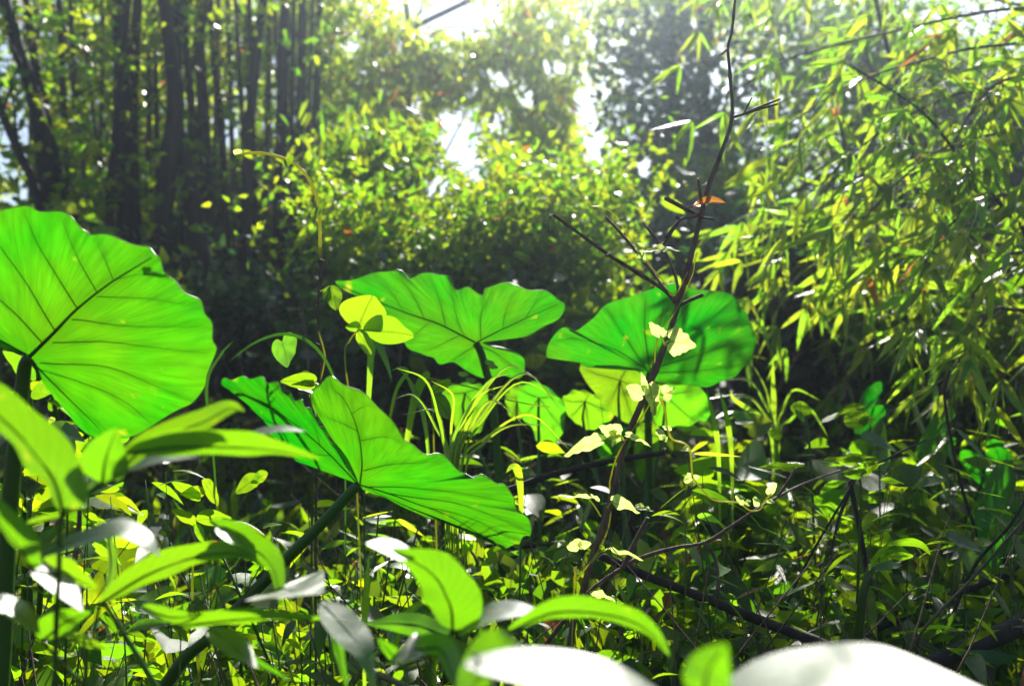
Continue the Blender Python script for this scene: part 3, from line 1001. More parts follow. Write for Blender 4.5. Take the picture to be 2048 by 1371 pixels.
A_OUT = [(62, 722), (73, 728), (88, 768), (106, 801), (146, 849), (195, 888), (245, 885), (300, 858), (357, 823), (387, 805), (405, 779), (412, 750),
         (425, 710), (421, 685), (416, 655), (405, 632), (392, 612), (370, 592), (347, 575), (330, 555), (317, 537), (312, 517), (296, 506), (277, 498), (233, 484),
         (190, 477), (170, 476), (157, 470), (139, 444), (102, 433), (75, 426), (47, 418), (20, 419), (0, 425), (-80, 445), (-160, 500), (-200, 580), (-190, 630),
         (-110, 655), (-50, 656), (0, 677), (45, 708)]
A_V = [([(60, 712), (105, 668), (150, 622), (220, 567), (300, 518)], 17),
       ([(64, 722), (120, 780), (165, 830), (200, 870)], 7), ([(80, 725), (219, 739), (361, 792)], 5), ([(105, 685), (255, 690), (412, 712)], 5),
       ([(140, 642), (233, 652), (408, 657)], 5), ([(190, 596), (290, 598), (382, 615)], 4), ([(232, 560), (290, 550), (335, 562)], 3),
       ([(150, 622), (110, 560), (70, 490), (46, 426)], 6), ([(192, 590), (150, 520), (118, 445)], 5), ([(225, 564), (205, 520), (185, 482)], 4),
       ([(110, 664), (60, 590), (0, 500), (-40, 450)], 6), ([(86, 686), (20, 620), (-80, 550), (-150, 520)], 6), ([(62, 712), (-20, 672), (-120, 648)], 7),
       ([(70, 735), (150, 762), (250, 808), (300, 850)], 4)]
taro('biggest taro leaf, glowing green with a thick midrib and yellow flecks', [(A_OUT, (-.05, -.86, -.5))], (60, 712), 1.32, None, [A_V],
     [(50, 730, 1.33), (44, 780, 1.34), (30, 900, 1.35), (14, 1100, 1.36), (0, 1371, 1.36)], (24, 40), foot_of(-30, 1.36), 1)

B_R = [(716, 962), (700, 925), (672, 885), (650, 855), (632, 832), (624, 810), (625, 790), (638, 772), (660, 763), (692, 776), (730, 800), (770, 832), (800, 872), (815, 886),
       (842, 906), (871, 914), (902, 931), (926, 957), (945, 960), (962, 961), (991, 972), (1012, 985), (1029, 1003), (1033, 1027), (1053, 1038), (1064, 1066), (1060, 1080),
       (1045, 1088), (1036, 1098), (1015, 1106), (985, 1088), (957, 1073), (895, 1051), (854, 1037), (795, 1006), (747, 989), (722, 979)]
B_RV = [([(718, 968), (760, 980), (820, 1000), (900, 1035), (1000, 1098)], 7), ([(720, 966), (724, 920), (715, 860), (690, 805), (660, 775)], 7),
        ([(740, 972), (850, 975), (1020, 1010)], 4), ([(780, 985), (900, 1005), (1045, 1060)], 4), ([(726, 940), (790, 925), (880, 922)], 4), ([(720, 880), (770, 872), (805, 885)], 3),
        ([(715, 862), (690, 850), (640, 830)], 3), ([(850, 1012), (940, 1040), (1030, 1085)], 3), ([(702, 830), (730, 815), (750, 818)], 2.5)]
B_L = [(716, 966), (690, 930), (660, 885), (640, 860), (628, 846), (617, 830), (600, 815), (584, 809), (566, 792), (547, 779), (520, 768), (492, 763), (460, 766), (434, 772), (455, 790), (478, 806),
       (500, 826), (522, 846), (535, 862), (546, 878), (570, 900), (593, 919), (630, 935), (665, 948), (695, 960)]
B_LV = [([(716, 966), (640, 890), (560, 830), (450, 776)], 6), ([(660, 910), (610, 905), (575, 895)], 3), ([(600, 858), (560, 850), (520, 840)], 3), ([(640, 888), (632, 865), (620, 840)], 3)]
tb = taro('taro leaf with its tip drooping low, left lobe folded into shade, above the blurred shrub', [(B_R, (.08, -.80, -.6)), (B_L, (-.25, -.75, -.62))], (718, 968), 1.45, None,
     [B_RV, B_LV], [(700, 985, 1.455), (640, 1050, 1.47), (540, 1150, 1.5), (430, 1262, 1.53), (330, 1371, 1.56)], (20, 30), foot_of(150, 1.65), 3, cup=.1)

C_OUT = [(668, 569), (700, 562), (735, 555), (770, 549), (790, 545), (806, 551), (818, 560), (840, 553), (865, 548), (892, 550), (902, 562), (911, 580), (926, 580), (940, 577), (964, 592),
         (970, 580), (986, 571), (1010, 568), (1040, 572), (1068, 582), (1098, 588), (1117, 602), (1132, 618), (1124, 636), (1104, 652), (1080, 663), (1050, 673), (1010, 679), (968, 684),
         (985, 692), (1020, 700), (1045, 712), (1050, 730), (1046, 752), (1028, 762), (1000, 752), (962, 755), (930, 745), (905, 725), (878, 732), (866, 718), (845, 710), (820, 704), (810, 688),
         (800, 665), (790, 645), (760, 618), (725, 600), (690, 585)]
C_V = [([(952, 685), (880, 650), (800, 622), (715, 588), (680, 572)], 8), ([(952, 685), (1000, 660), (1060, 634), (1115, 612)], 6), ([(954, 688), (990, 705), (1030, 735)], 4),
       ([(930, 674), (915, 640), (900, 570)], 4), ([(892, 655), (880, 605), (862, 556)], 4), ([(850, 640), (830, 600), (800, 556)], 4), ([(805, 623), (785, 590), (750, 560)], 3),
       ([(962, 680), (962, 630), (984, 582)], 4), ([(1005, 658), (1012, 620), (1030, 580)], 3), ([(1050, 637), (1066, 615), (1080, 592)], 3), ([(920, 670), (880, 690), (850, 702)], 3),
       ([(860, 645), (835, 665), (818, 685)], 3), ([(952, 690), (920, 710), (905, 722)], 3)]
taro('taro leaf with a deeply waved notched top edge and dark forked midrib', [(C_OUT, (.05, -.88, -.45))], (952, 685), 2.3, None, [C_V],
     [(962, 705, 2.31), (972, 740, 2.32), (985, 800, 2.33), (1000, 1000, 2.35), (1010, 1371, 2.36)], (15, 18), foot_of(1020, 2.37), 5, cup=.06, ripple=.006)

D_OUT = [(1094, 718), (1098, 695), (1108, 675), (1126, 660), (1138, 658), (1144, 666), (1160, 661), (1186, 640), (1210, 615), (1250, 598), (1290, 586), (1320, 576), (1350, 571), (1390, 580), (1430, 586),
         (1460, 590), (1476, 604), (1484, 618), (1497, 632), (1500, 650), (1508, 662), (1514, 685), (1508, 708), (1494, 732), (1476, 752), (1450, 765), (1418, 775), (1380, 772), (1345, 768), (1310, 764),
         (1285, 750), (1260, 736), (1230, 730), (1200, 730), (1175, 736), (1150, 726), (1120, 724)]
D_V = [([(1300, 742), (1330, 680), (1370, 620), (1400, 584)], 6), ([(1298, 742), (1230, 700), (1150, 680), (1105, 690)], 5), ([(1296, 742), (1240, 660), (1215, 620)], 4), ([(1300, 740), (1290, 660), (1292, 590)], 5),
       ([(1310, 722), (1320, 650), (1335, 578)], 4), ([(1330, 690), (1400, 650), (1470, 605)], 4), ([(1312, 735), (1420, 700), (1508, 668)], 4), ([(1305, 745), (1410, 740), (1490, 730)], 4)]
taro('round taro leaf striped by dark leaf shadows behind the dead twig', [(D_OUT, (.03, -.9, -.42))], (1300, 742), 2.5, None, [D_V],
     [(1298, 760, 2.52), (1296, 830, 2.55), (1300, 1000, 2.57), (1305, 1371, 2.6)], (14, 18), foot_of(1310, 2.61), 8, cup=.1, ripple=.004)

def young(label, leaves, foot, seed, mat='taro_young'):
    t = Thing('taro_plant', label, 'plant', foot, TAG)
    for k, (b, e, wide, tilt) in enumerate(leaves):
        lf = t.add('leaf', flat(b, e, TARO, wide, tilt, M[mat], rings=6, seed=seed + k, m=54, wob=.07))
        p0, p1 = P(*b), P(*e)
        j = p0.lerp(p1, .2)
        t.add('petiole', tube([j, j + Vector((0, .03, -.08)), (j + t.L) / 2 + Vector((0, .02, .03)), t.L + Vector((random.uniform(-.03, .03), 0, -.03))], .003, .007, M['petiole'], n=14, sides=7))
    return t
def young_blades(label, leaves, foot, seed, mat='taro_young'):
    t = Thing('taro_plant', label, 'plant', foot, TAG)
    for k, (outline, c, d, n) in enumerate(leaves):
        d = d + .25
        bl = Blade(c, d, n, seed + k, .012, .1, .006)
        vs_ = [([c, (c[0] * .4 + o[0] * .6, c[1] * .4 + o[1] * .6 + 2), (c[0] * .08 + o[0] * .92, c[1] * .08 + o[1] * .92)], 4) for o in outline[::2]]
        lf = t.add('leaf', bl.geo(outline, M[mat], m=80, rings=14, veins=vs_))
        for vp, w in vs_:
            t.add('vein', bl.vein(vp, w / 2 / F * d, .3 * w / 2 / F * d, M['taro_vein']), parent=lf)
        j = bl.o + Vector((0, .004, 0))
        t.add('petiole', tube([j, j + Vector((0, .03, -.08)), (j + t.L) / 2 + Vector((0, .02, .03)), t.L + Vector((random.uniform(-.03, .03), 0, -.03))], .003, .007, M['petiole'], n=14, sides=7))
    return t
young_blades('young yellow-green taro with broad lit leaves just under the round shaded leaf',
    [([(1160, 735), (1200, 715), (1260, 720), (1300, 745), (1312, 790), (1300, 830), (1270, 850), (1235, 838), (1215, 812), (1188, 785)], (1240, 760), 2.55, (.1, -.9, -.4)),
     ([(1300, 780), (1345, 768), (1400, 775), (1422, 830), (1396, 848), (1340, 860), (1305, 850), (1285, 815)], (1330, 790), 2.5, (-.1, -.85, -.5)),
     ([(1126, 800), (1150, 783), (1178, 786), (1205, 800), (1234, 828), (1214, 850), (1180, 864), (1160, 852), (1138, 835)], (1170, 802), 2.6, (.1, -.85, -.5))], foot_of(1260, 2.6), 21)
young_blades('young taro with ragged lit leaves between the grass fountain and the twig',
    [([(1040, 778), (1075, 765), (1112, 790), (1132, 815), (1128, 860), (1110, 892), (1075, 885), (1066, 862), (1045, 838), (1035, 800)], (1078, 795), 2.5, (.05, -.9, -.4)),
     ([(885, 785), (920, 770), (960, 772), (980, 800), (972, 840), (955, 872), (920, 865), (893, 830)], (930, 785), 2.6, (0, -.8, -.6)),
     ([(1010, 790), (1040, 770), (1062, 790), (1050, 830), (1022, 838)], (1036, 795), 2.65, (-.2, -.9, -.3))], foot_of(1080, 2.7), 31)
young_blades('taro with a heart-shaped green leaf half hidden by the dead twig',
    [([(1280, 855), (1310, 846), (1324, 872), (1316, 905), (1298, 940), (1284, 965), (1270, 930), (1270, 880)], (1298, 868), 2.3, (.1, -.85, -.5)),
     ([(1190, 870), (1230, 850), (1262, 866), (1255, 910), (1225, 935), (1195, 905)], (1230, 868), 2.45, (0, -.85, -.5))], foot_of(1290, 2.35), 41)
young('taro with a broad emerald leaf at the picture edge behind thin canes',
      [((2030, 985, 2.3), (1960, 1150, 2.2), 1.0, -35), ((2075, 1040, 2.4), (2065, 1180, 2.3), .9, -30)], foot_of(2030, 2.4), 51, mat='taro')
young('taro with dull leaves among the brown stems under the bamboo',
      [((1900, 860, 2.9), (1820, 930, 2.8), .9, -35), ((1960, 900, 2.8), (2010, 990, 2.8), .9, -30), ((1760, 800, 3.0), (1700, 860, 2.9), .8, -35)], foot_of(1880, 2.9), 61, mat='taro')
young('small taro with pale leaves behind the biggest taro leaf',
      [((60, 760, 2.0), (10, 700, 2.0), .9, -40), ((90, 800, 1.9), (150, 740, 1.9), .8, -30), ((20, 800, 1.9), (70, 860, 1.9), .8, -30)], foot_of(60, 2.0), 71)

# ------------------------------------------------------------------ dead twig and climbing vine
t = Thing('dead_sapling', 'tall bare dead twig with side branches, wound by a pale climbing vine', 'dead plant', foot_of(1120, 1.62))
main = [(1472, -16, 1.6), (1470, 0, 1.6), (1464, 60, 1.6), (1456, 98, 1.6), (1460, 150, 1.6), (1464, 235, 1.6), (1441, 310, 1.6), (1418, 370, 1.6), (1402, 430, 1.6), (1385, 500, 1.6), (1356, 610, 1.6),
        (1330, 690, 1.6), (1290, 790, 1.6), (1252, 880, 1.6), (1230, 970, 1.61), (1206, 1050, 1.61), (1180, 1130, 1.61), (1160, 1205, 1.62), (1140, 1300, 1.62)]
W = [P(*p) for p in main] + [t.L + Vector((0, 0, -.05))]
C = catmull([tuple(p) for p in W], 110)
R = [(4 + 9.5 * min(1, i / 75)) / 2 / F * 1.6 * 1.0 * (1.3 if i in (9, 23, 37, 54, 66, 80) else 1) for i in range(110)]
V, Fc = tube_geo(C, R, 9)
t.add('stem', (V, Fc, M['bark_lit']))
def twig(pts, w0, w1, parent=None, nm='branch'):
    return t.add(nm, ptube(pts, w0, w1, M['bark_lit'], knots=.5, sides=7), parent=parent)
b1 = twig([(1355, 603, 1.6), (1325, 577, 1.59), (1270, 542, 1.57), (1215, 508, 1.55), (1160, 468, 1.54), (1106, 429, 1.53)], 9, 6)
twig([(1106, 429, 1.53), (1098, 437, 1.53), (1097, 465, 1.53)], 2.5, 1.5, b1, 'spur')
twig([(1218, 508, 1.55), (1212, 512, 1.54)], 7, 5, b1, 'spur')
b2 = twig([(1350, 605, 1.6), (1330, 580, 1.61), (1290, 525, 1.62), (1245, 470, 1.63), (1211, 434, 1.63)], 7, 5)
b3 = twig([(1358, 595, 1.6), (1350, 550, 1.62), (1325, 495, 1.64), (1290, 450, 1.66)], 6, 5)
twig([(1325, 492, 1.64), (1360, 440, 1.64), (1362, 436, 1.64)], 5, 3, b3, 'spur')
b4 = twig([(1398, 430, 1.6), (1372, 418, 1.59), (1331, 396, 1.57)], 8, 8)
b5 = twig([(1396, 430, 1.6), (1380, 434, 1.58), (1360, 440, 1.57), (1330, 475, 1.56)], 7, 5)
twig([(1360, 440, 1.57), (1352, 432, 1.57)], 6, 4, b5, 'spur')
twig([(1404, 405, 1.6), (1400, 385, 1.59), (1396, 357, 1.58)], 6, 5)
twig([(1398, 432, 1.6), (1412, 436, 1.59), (1427, 438, 1.58)], 6, 4)
b6 = twig([(1466, 235, 1.6), (1500, 224, 1.58), (1556, 208, 1.55)], 6, 4)
twig([(1492, 226, 1.58), (1525, 212, 1.57), (1561, 198, 1.56)], 5, 4, b6, 'spur')
twig([(1488, 227, 1.58), (1495, 212, 1.57), (1504, 195, 1.56)], 4, 3, b6, 'spur')
twig([(1456, 98, 1.6), (1450, 103, 1.59), (1443, 109, 1.58)], 6, 3)
twig([(1360, 610, 1.6), (1380, 600, 1.59), (1405, 590, 1.57)], 7, 8)

t2 = Thing('dry_leaf', 'curled brown dry leaf caught on the dead twig', 'leaf', P(1420, 405, 1.58))
t2.add('blade', strap([(1388, 412, 1.585), (1410, 403, 1.575), (1432, 401, 1.575), (1452, 406, 1.58)], 8, -30, M['dead_leaf'], 'lance', n=14, fold=.8, wave=.2, seed=4))
t2.add('stalk', ptube([(1376, 416, 1.59), (1388, 412, 1.585)], 2, 2, M['dead_leaf'], sides=5))

t = Thing('climbing_vine', 'pale green vine twining up the dead twig with translucent toothed leaves', 'vine', foot_of(1125, 1.58))
vine = []
for i in range(8, 96):
    f = i / 95
    c = Vector(C[103 - i]) if 103 - i >= 0 else Vector(C[0])
    if 103 - i < 52:
        break
    a = i * .38
    r = R[103 - i] + .0045 + .006 * max(0, math.sin(i * .21))
    vine.append(c + RIGHT * (math.cos(a) * r) + Vector((0, 1, 0)) * (math.sin(a) * r))
vine = [t.L + Vector((0, 0, -.02))] + vine + [P(1350, 590, 1.585), P(1325, 560, 1.6), P(1300, 530, 1.61), P(1285, 505, 1.61), P(1255, 470, 1.61), P(1232, 432, 1.6), P(1205, 415, 1.59), P(1182, 412, 1.58), P(1180, 405, 1.58)]
t.add('stem', tube(vine, .0014, .0009, M['vine_stem'], n=len(vine) * 4, sides=6))
def vleaf(b, e, wide, tilt, st=None, shape=IVY, seed=0, mat='vine', cup=.25, wob=.12):
    lf = t.add('leaf', flat(b, e, shape, wide, tilt, M[mat], seed=seed, cup=cup, wob=wob, m=44))
    if st:
        t.add('leaf_stalk', ptube([st, ((st[0] + b[0]) / 2, (st[1] + b[1]) / 2 - 3, (st[2] + b[2]) / 2), b], 4, 3, M['vine_stem'], sides=5), parent=lf)
vleaf((1292, 502, 1.58), (1366, 497, 1.56), .45, 68, (1285, 510, 1.6), seed=1)
vleaf((1290, 500, 1.6), (1272, 512, 1.57), .9, -20, None, seed=2)
vleaf((1338, 682, 1.57), (1394, 690, 1.55), 1.0, -20, (1330, 690, 1.58), seed=3)
vleaf((1322, 672, 1.58), (1298, 643, 1.56), .7, -55, (1330, 692, 1.58), seed=4)
vleaf((1288, 792, 1.57), (1252, 770, 1.55), .75, -30, (1293, 790, 1.58), seed=5)
vleaf((1290, 775, 1.57), (1283, 742, 1.56), .35, -30, None, seed=6)
vleaf((1300, 770, 1.57), (1312, 832, 1.55), .5, -35, (1297, 772, 1.58), seed=7)
vleaf((1312, 800, 1.56), (1304, 838, 1.55), .6, -50, None, seed=17)
vleaf((1326, 790, 1.57), (1352, 775, 1.55), .8, 45, (1300, 790, 1.58), seed=8)
vleaf((1330, 784, 1.56), (1338, 770, 1.54), .9, 20, None, seed=9)
vleaf((1236, 868, 1.57), (1196, 850, 1.55), .7, -30, (1248, 880, 1.58), seed=10)
vleaf((1235, 862, 1.57), (1222, 893, 1.55), .8, -30, None, seed=11)
vleaf((1204, 880, 1.55), (1124, 908, 1.52), .42, -40, (1240, 872, 1.57), seed=12)
vleaf((1255, 868, 1.57), (1305, 892, 1.55), .25, -55, None, seed=13)
vleaf((1175, 995, 1.57), (1112, 990, 1.55), .5, -72, (1202, 1032, 1.59), seed=14)
vleaf((1226, 1002, 1.57), (1283, 1022, 1.54), .55, -50, (1215, 1015, 1.59), seed=15)
vleaf((1272, 1012, 1.56), (1310, 1022, 1.55), .5, 60, None, seed=16)
vleaf((1160, 1092, 1.58), (1132, 1090, 1.56), .8, -20, (1180, 1100, 1.6), HEART, seed=18)
vleaf((1158, 1092, 1.58), (1183, 1085, 1.57), .8, -20, None, HEART, seed=19)
vleaf((1208, 1098, 1.57), (1288, 1116, 1.55), .32, -60, (1183, 1125, 1.6), OVAL, seed=20)
vleaf((1184, 1188, 1.57), (1238, 1200, 1.55), .5, -55, (1170, 1215, 1.6), seed=22)
vleaf((1195, 1000, 1.58), (1180, 985, 1.57), .5, -60, None, seed=23)
t.add('tendril', ptube([(1320, 795, 1.57), (1330, 820, 1.57), (1335, 855, 1.56), (1345, 878, 1.56), (1372, 888, 1.55), (1381, 905, 1.55), (1385, 950, 1.55), (1394, 965, 1.55), (1410, 985, 1.54), (1430, 1000, 1.54), (1465, 1003, 1.54),
                        (1480, 1006, 1.54), (1500, 1020, 1.54), (1520, 1018, 1.54), (1530, 1000, 1.54), (1545, 985, 1.54)], 4.5, 2.5, M['vine_stem'], n=90, sides=6))
for (b, e, w, ti) in [((1330, 868, 1.56), (1310, 860, 1.55), .9, 40), ((1333, 872, 1.56), (1328, 884, 1.55), .9, -20), ((1340, 862, 1.56), (1325, 850, 1.55), .5, -40), ((1385, 955, 1.55), (1366, 962, 1.54), .9, -20), ((1388, 958, 1.55), (1398, 950, 1.54), .9, -20), ((1386, 962, 1.55), (1384, 975, 1.54), .8, 30),
                      ((1375, 893, 1.55), (1366, 900, 1.54), .6, 30), ((1490, 1000, 1.54), (1470, 990, 1.53), .8, 40), ((1492, 1000, 1.54), (1500, 1012, 1.53), .8, -30), ((1520, 1005, 1.54), (1505, 995, 1.53), .8, 30), ((1540, 988, 1.54), (1553, 965, 1.53), .7, -20), ((1535, 998, 1.54), (1550, 1005, 1.53), .6, 40)]:
    vleaf(b, e, w, ti, None, HEART, seed=int(b[0]), cup=.5)

# bending tendril vine
t = Thing('twining_vine', 'thin vine climbing straight up and bowing over at its yellow tip', 'vine', foot_of(632, 1.62))
t.add('stem', ptube([(632, 1371, 1.62), (631, 1180, 1.62), (632, 1000, 1.61), (634, 850, 1.6), (641, 760, 1.6), (645, 715, 1.6), (638, 655, 1.6), (636, 600, 1.6), (641, 540, 1.6), (641, 495, 1.6)], 6, 4.5, M['bark_lit'], n=90, sides=6, knots=.5))
t.add('tip_stem', ptube([(641, 520, 1.6), (638, 418, 1.597), (626, 375, 1.587), (606, 343, 1.577), (575, 320, 1.567), (535, 308, 1.547), (500, 306, 1.537), (470, 311, 1.53)], 8, 6, M['vine_stem'], n=60, sides=6))
t.add('second_stem', ptube([(636, 662, 1.595), (645, 690, 1.59), (650, 715, 1.59), (646, 740, 1.59), (640, 765, 1.6)], 4, 3, M['vine_stem'], n=20, sides=5))
def v2(b, e, wide, tilt, shape=OVAL, mat='yellow', seed=0, st=None):
    lf = t.add('leaf', flat(b, e, shape, wide, tilt, M[mat], seed=seed, cup=.15, m=44))
    if st:
        t.add('leaf_stalk', ptube([st, b], 3, 2.5, M['vine_stem'], sides=5), parent=lf)
v2((634, 413, 1.59), (640, 430, 1.57), 1.3, -20, HEART)
v2((574, 316, 1.56), (580, 332, 1.55), 1.2, -20, HEART)
v2((480, 308, 1.53), (466, 300, 1.52), 1.0, -30, HEART, mat='vine')
v2((482, 310, 1.53), (472, 320, 1.52), .8, 40, HEART, mat='vine')
v2((660, 572, 1.58), (650, 608, 1.56), .65, -30, OVAL, seed=1, st=(641, 582, 1.6))
v2((662, 572, 1.58), (676, 622, 1.55), .75, -20, OVAL, seed=2)
v2((562, 676, 1.62), (578, 735, 1.60), 1.0, -25, HEART, 'shrub', seed=3)
v2((628, 765, 1.6), (560, 760, 1.58), .7, -40, HEART, seed=4, st=(640, 770, 1.6))
v2((600, 748, 1.61), (628, 775, 1.58), .6, 30, HEART, seed=5)
t.add('bud', ptube([(636, 520, 1.59), (648, 522, 1.59)], 10, 4, M['bark_lit'], sides=6))
for y in (560, 590, 605, 640, 690, 730, 790, 815):
    t.add('thorn', ptube([(638, y, 1.6), (630 + (y % 3) * 8, y - 6, 1.59)], 4, 1.5, M['bark_lit'], n=4, sides=5))

DOFF = .45
t = Thing('trifoliate_seedling', 'lime-yellow seedling with three rounded leaflets in front of the waved taro leaf', 'plant', foot_of(735, 2.1))
lf = t.add('leaf', flat((715, 656, 1.56), (745, 588, 1.53), OVAL, 1.75, -25, M['yellow'], seed=6, m=44))
t.add('leaf', flat((728, 658, 1.56), (830, 668, 1.54), OVAL, .95, -35, M['yellow'], seed=7, m=44))
t.add('leaf', flat((722, 654, 1.56), (690, 652, 1.54), OVAL, 1.0, -35, M['yellow'], seed=8, m=44))
t.add('leaf', flat((715, 660, 1.56), (744, 712, 1.55), OVAL, .8, -30, M['yellow'], seed=9, m=44))
t.add('stem', ptube([(718, 658, 1.56), (700, 680, 1.57), (690, 720, 1.6), (710, 900, 1.64), (730, 1371, 1.66)], 4, 5, M['vine_stem'], sides=5))
t = Thing('slender_creeper', 'thin creeper with two oval yellow leaves reaching over the grass', 'vine', foot_of(880, 2.15))
t.add('stem', ptube([(850, 754, 1.62), (900, 765, 1.62), (945, 775, 1.62), (1000, 795, 1.63), (1060, 808, 1.64), (1100, 813, 1.64)], 4, 2.5, M['vine_stem'], n=40, sides=5))
t.add('runner', ptube([(850, 754, 1.62), (862, 780, 1.63), (868, 900, 1.68), (880, 1371, 1.72)], 4, 5, M['vine_stem'], sides=5))
t.add('leaf', flat((866, 788, 1.6), (903, 838, 1.58), OVAL, .85, -25, M['yellow'], seed=9, m=40))
t.add('leaf', flat((864, 785, 1.6), (902, 756, 1.58), OVAL, .7, -30, M['yellow'], seed=10, m=40))
for x, y in ((925, 745), (940, 757), (978, 722), (985, 730)):
    t.add('leaf', flat((x - 8, y, 1.62), (x + 12, y + 6, 1.61), OVAL, .8, 40, M['vine'], seed=x, m=24, rings=3))

DOFF = 0.0
# ------------------------------------------------------------------ grass
GG = 'arching grass tufts'
def grass(label, foot, blades, mat='grass'):
    t = Thing('grass_tuft', label, 'grass', foot, GG)
    for i, (pts, hw, tilt) in enumerate(blades):
        W0 = [tuple(p) for p in pts]
        t.add('blade', strap(W0, hw, tilt, M[mat], 'grass', n=22, fold=.3, wave=.02, seed=i))
        s0 = P(*W0[0])
        if s0.z > .12:
            t.add('sheath', tube([s0, s0.lerp(t.L, .5) + Vector((0, 0, .02)), t.L + Vector((random.uniform(-.02, .02), 0, -.02))], .0018, .003, M['petiole'], n=8, sides=5))
    return t
gb = []
def fnt(x0, y0, x1, y1, x2, y2, d, hw, tilt):
    return ([(x0, y0 + 250, d), (x0, y0, d), ((x0 + x1) / 2 - (x1 - x0) * .12, (y0 + y1) / 2 - 10, d), (x1, y1, d - .02), (x2, y2, d - .05)], hw, tilt)
grass('fountain of long arching grass blades in front of the notched taro leaf', foot_of(890, 1.9), [
    fnt(905, 920, 1010, 735, 1060, 745, 1.85, 3.1, -45), fnt(915, 925, 1050, 745, 1130, 830, 1.85, 3.7, -45), fnt(925, 930, 1040, 765, 1120, 800, 1.86, 3.1, 50),
    fnt(900, 915, 980, 760, 1030, 745, 1.83, 4.3, -30), fnt(890, 925, 850, 760, 790, 735, 1.85, 3.7, -45), fnt(895, 930, 830, 790, 780, 800, 1.86, 3.1, 45),
    fnt(910, 935, 985, 800, 1060, 860, 1.85, 3.7, -40), fnt(915, 930, 960, 790, 1010, 770, 1.85, 5.6, -20), fnt(905, 940, 940, 810, 960, 780, 1.85, 6.2, -20),
    fnt(920, 940, 1060, 830, 1140, 900, 1.88, 3.1, 50), fnt(900, 940, 870, 820, 800, 830, 1.88, 3.1, 50), fnt(930, 945, 1020, 850, 1100, 850, 1.85, 3.7, -45),
    fnt(900, 935, 905, 790, 860, 760, 1.85, 3.1, -30)])
DOFF = .42
grass('pair of broad upright strap blades beneath the lime-yellow seedling', foot_of(735, 2.12), [
    ([(729, 930, 1.7), (738, 760, 1.69), (742, 700, 1.68), (750, 676, 1.66), (772, 720, 1.64), (785, 765, 1.63)], 13, -25),
    ([(806, 930, 1.7), (830, 800, 1.69), (852, 752, 1.68), (860, 748, 1.66)], 14, -25),
    ([(764, 930, 1.7), (790, 790, 1.69), (815, 745, 1.68), (800, 735, 1.66), (780, 742, 1.65)], 6, -40),
    ([(862, 960, 1.7), (850, 840, 1.69), (825, 770, 1.68), (800, 738, 1.66)], 7, 50)])
DOFF = 0.0
grass('single long blade arching high beside the thin climbing vine', foot_of(690, 1.6), [
    ([(690, 1200, 1.58), (688, 850, 1.56), (665, 750, 1.55), (625, 690, 1.54), (570, 668, 1.53), (510, 685, 1.52), (455, 725, 1.51)], 4.5, -35),
    ([(440, 1100, 1.5), (425, 900, 1.48), (412, 770, 1.46), (440, 710, 1.45), (468, 680, 1.44)], 5, -30)], mat='petiole')
grass('short upright blade by the stem of the drooping taro leaf', foot_of(730, 1.3), [
    ([(728, 1371, 1.3), (728, 1250, 1.28), (732, 1180, 1.27), (738, 1105, 1.26)], 9, -20),
    ([(790, 1300, 1.3), (810, 1235, 1.27), (840, 1208, 1.26), (870, 1194, 1.25)], 9, -30)])
grass('bent grass blade with a white folded top under the dark slanting branch', foot_of(1035, 1.75), [
    ([(1042, 1060, 1.74), (1040, 980, 1.73), (1034, 940, 1.72), (1024, 934, 1.7), (1012, 945, 1.69)], 10, -30)])
grass('spray of shiny arching blades in the dark right of the round taro leaf', foot_of(1540, 2.9), [
    fnt(1550, 870, 1500, 760, 1450, 760, 2.9, 5, 50), fnt(1555, 880, 1490, 790, 1400, 800, 2.9, 5, 50), fnt(1550, 880, 1500, 820, 1430, 850, 2.85, 5, 40),
    fnt(1548, 870, 1546, 760, 1546, 715, 2.9, 6, -20), fnt(1555, 880, 1590, 780, 1640, 800, 2.9, 5, 50), fnt(1560, 880, 1620, 820, 1660, 880, 2.9, 5, 45),
    fnt(1545, 890, 1470, 800, 1460, 780, 2.85, 6, -30), fnt(1550, 880, 1530, 770, 1500, 720, 2.95, 5, 50)])
grass('two pale upright blades left of the shiny grass spray', foot_of(1450, 2.4), [
    ([(1465, 1050, 2.4), (1462, 900, 2.4), (1450, 820, 2.38), (1438, 780, 2.36)], 6, -25),
    ([(1440, 1050, 2.4), (1436, 900, 2.4), (1425, 830, 2.38), (1412, 775, 2.36)], 6, -25)])

# ------------------------------------------------------------------ fallen branches
def wood(name, label, foot_pts, w0, w1, twigs=(), mat='bark_lit', cat='branch', knots=.3):
    Lp = P(*foot_pts[0])
    t = Thing(name, label, cat, (Lp.x, Lp.y, Lp.z))
    t.add('stick', ptube(foot_pts, w0, w1, M[mat], n=8 * len(foot_pts), sides=9, knots=knots))
    for pts, a, b in twigs:
        t.add('twig', ptube(pts, a, b, M[mat], sides=7, knots=.4))
    return t
wood('forked_branch', 'brown forked stick leaning from the foot of the dead twig toward the bamboo',
     [(1060, 1330, 1.75), (1165, 1197, 1.7), (1245, 1135, 1.68), (1290, 1112, 1.67), (1350, 1095, 1.66), (1410, 1084, 1.66), (1465, 1050, 1.66), (1530, 1008, 1.68), (1600, 970, 1.8), (1680, 940, 2.0)], 9, 4,
     [([(1246, 1135, 1.68), (1262, 1100, 1.67), (1282, 1060, 1.66), (1296, 1035, 1.65)], 10, 8), ([(1408, 1086, 1.66), (1428, 1110, 1.66), (1436, 1150, 1.66), (1432, 1208, 1.67)], 8, 5),
      ([(1245, 1135, 1.68), (1225, 1120, 1.66), (1208, 1108, 1.65), (1185, 1125, 1.65)], 4, 3), ([(1555, 992, 1.69), (1575, 965, 1.68), (1592, 935, 1.67)], 6, 5)])
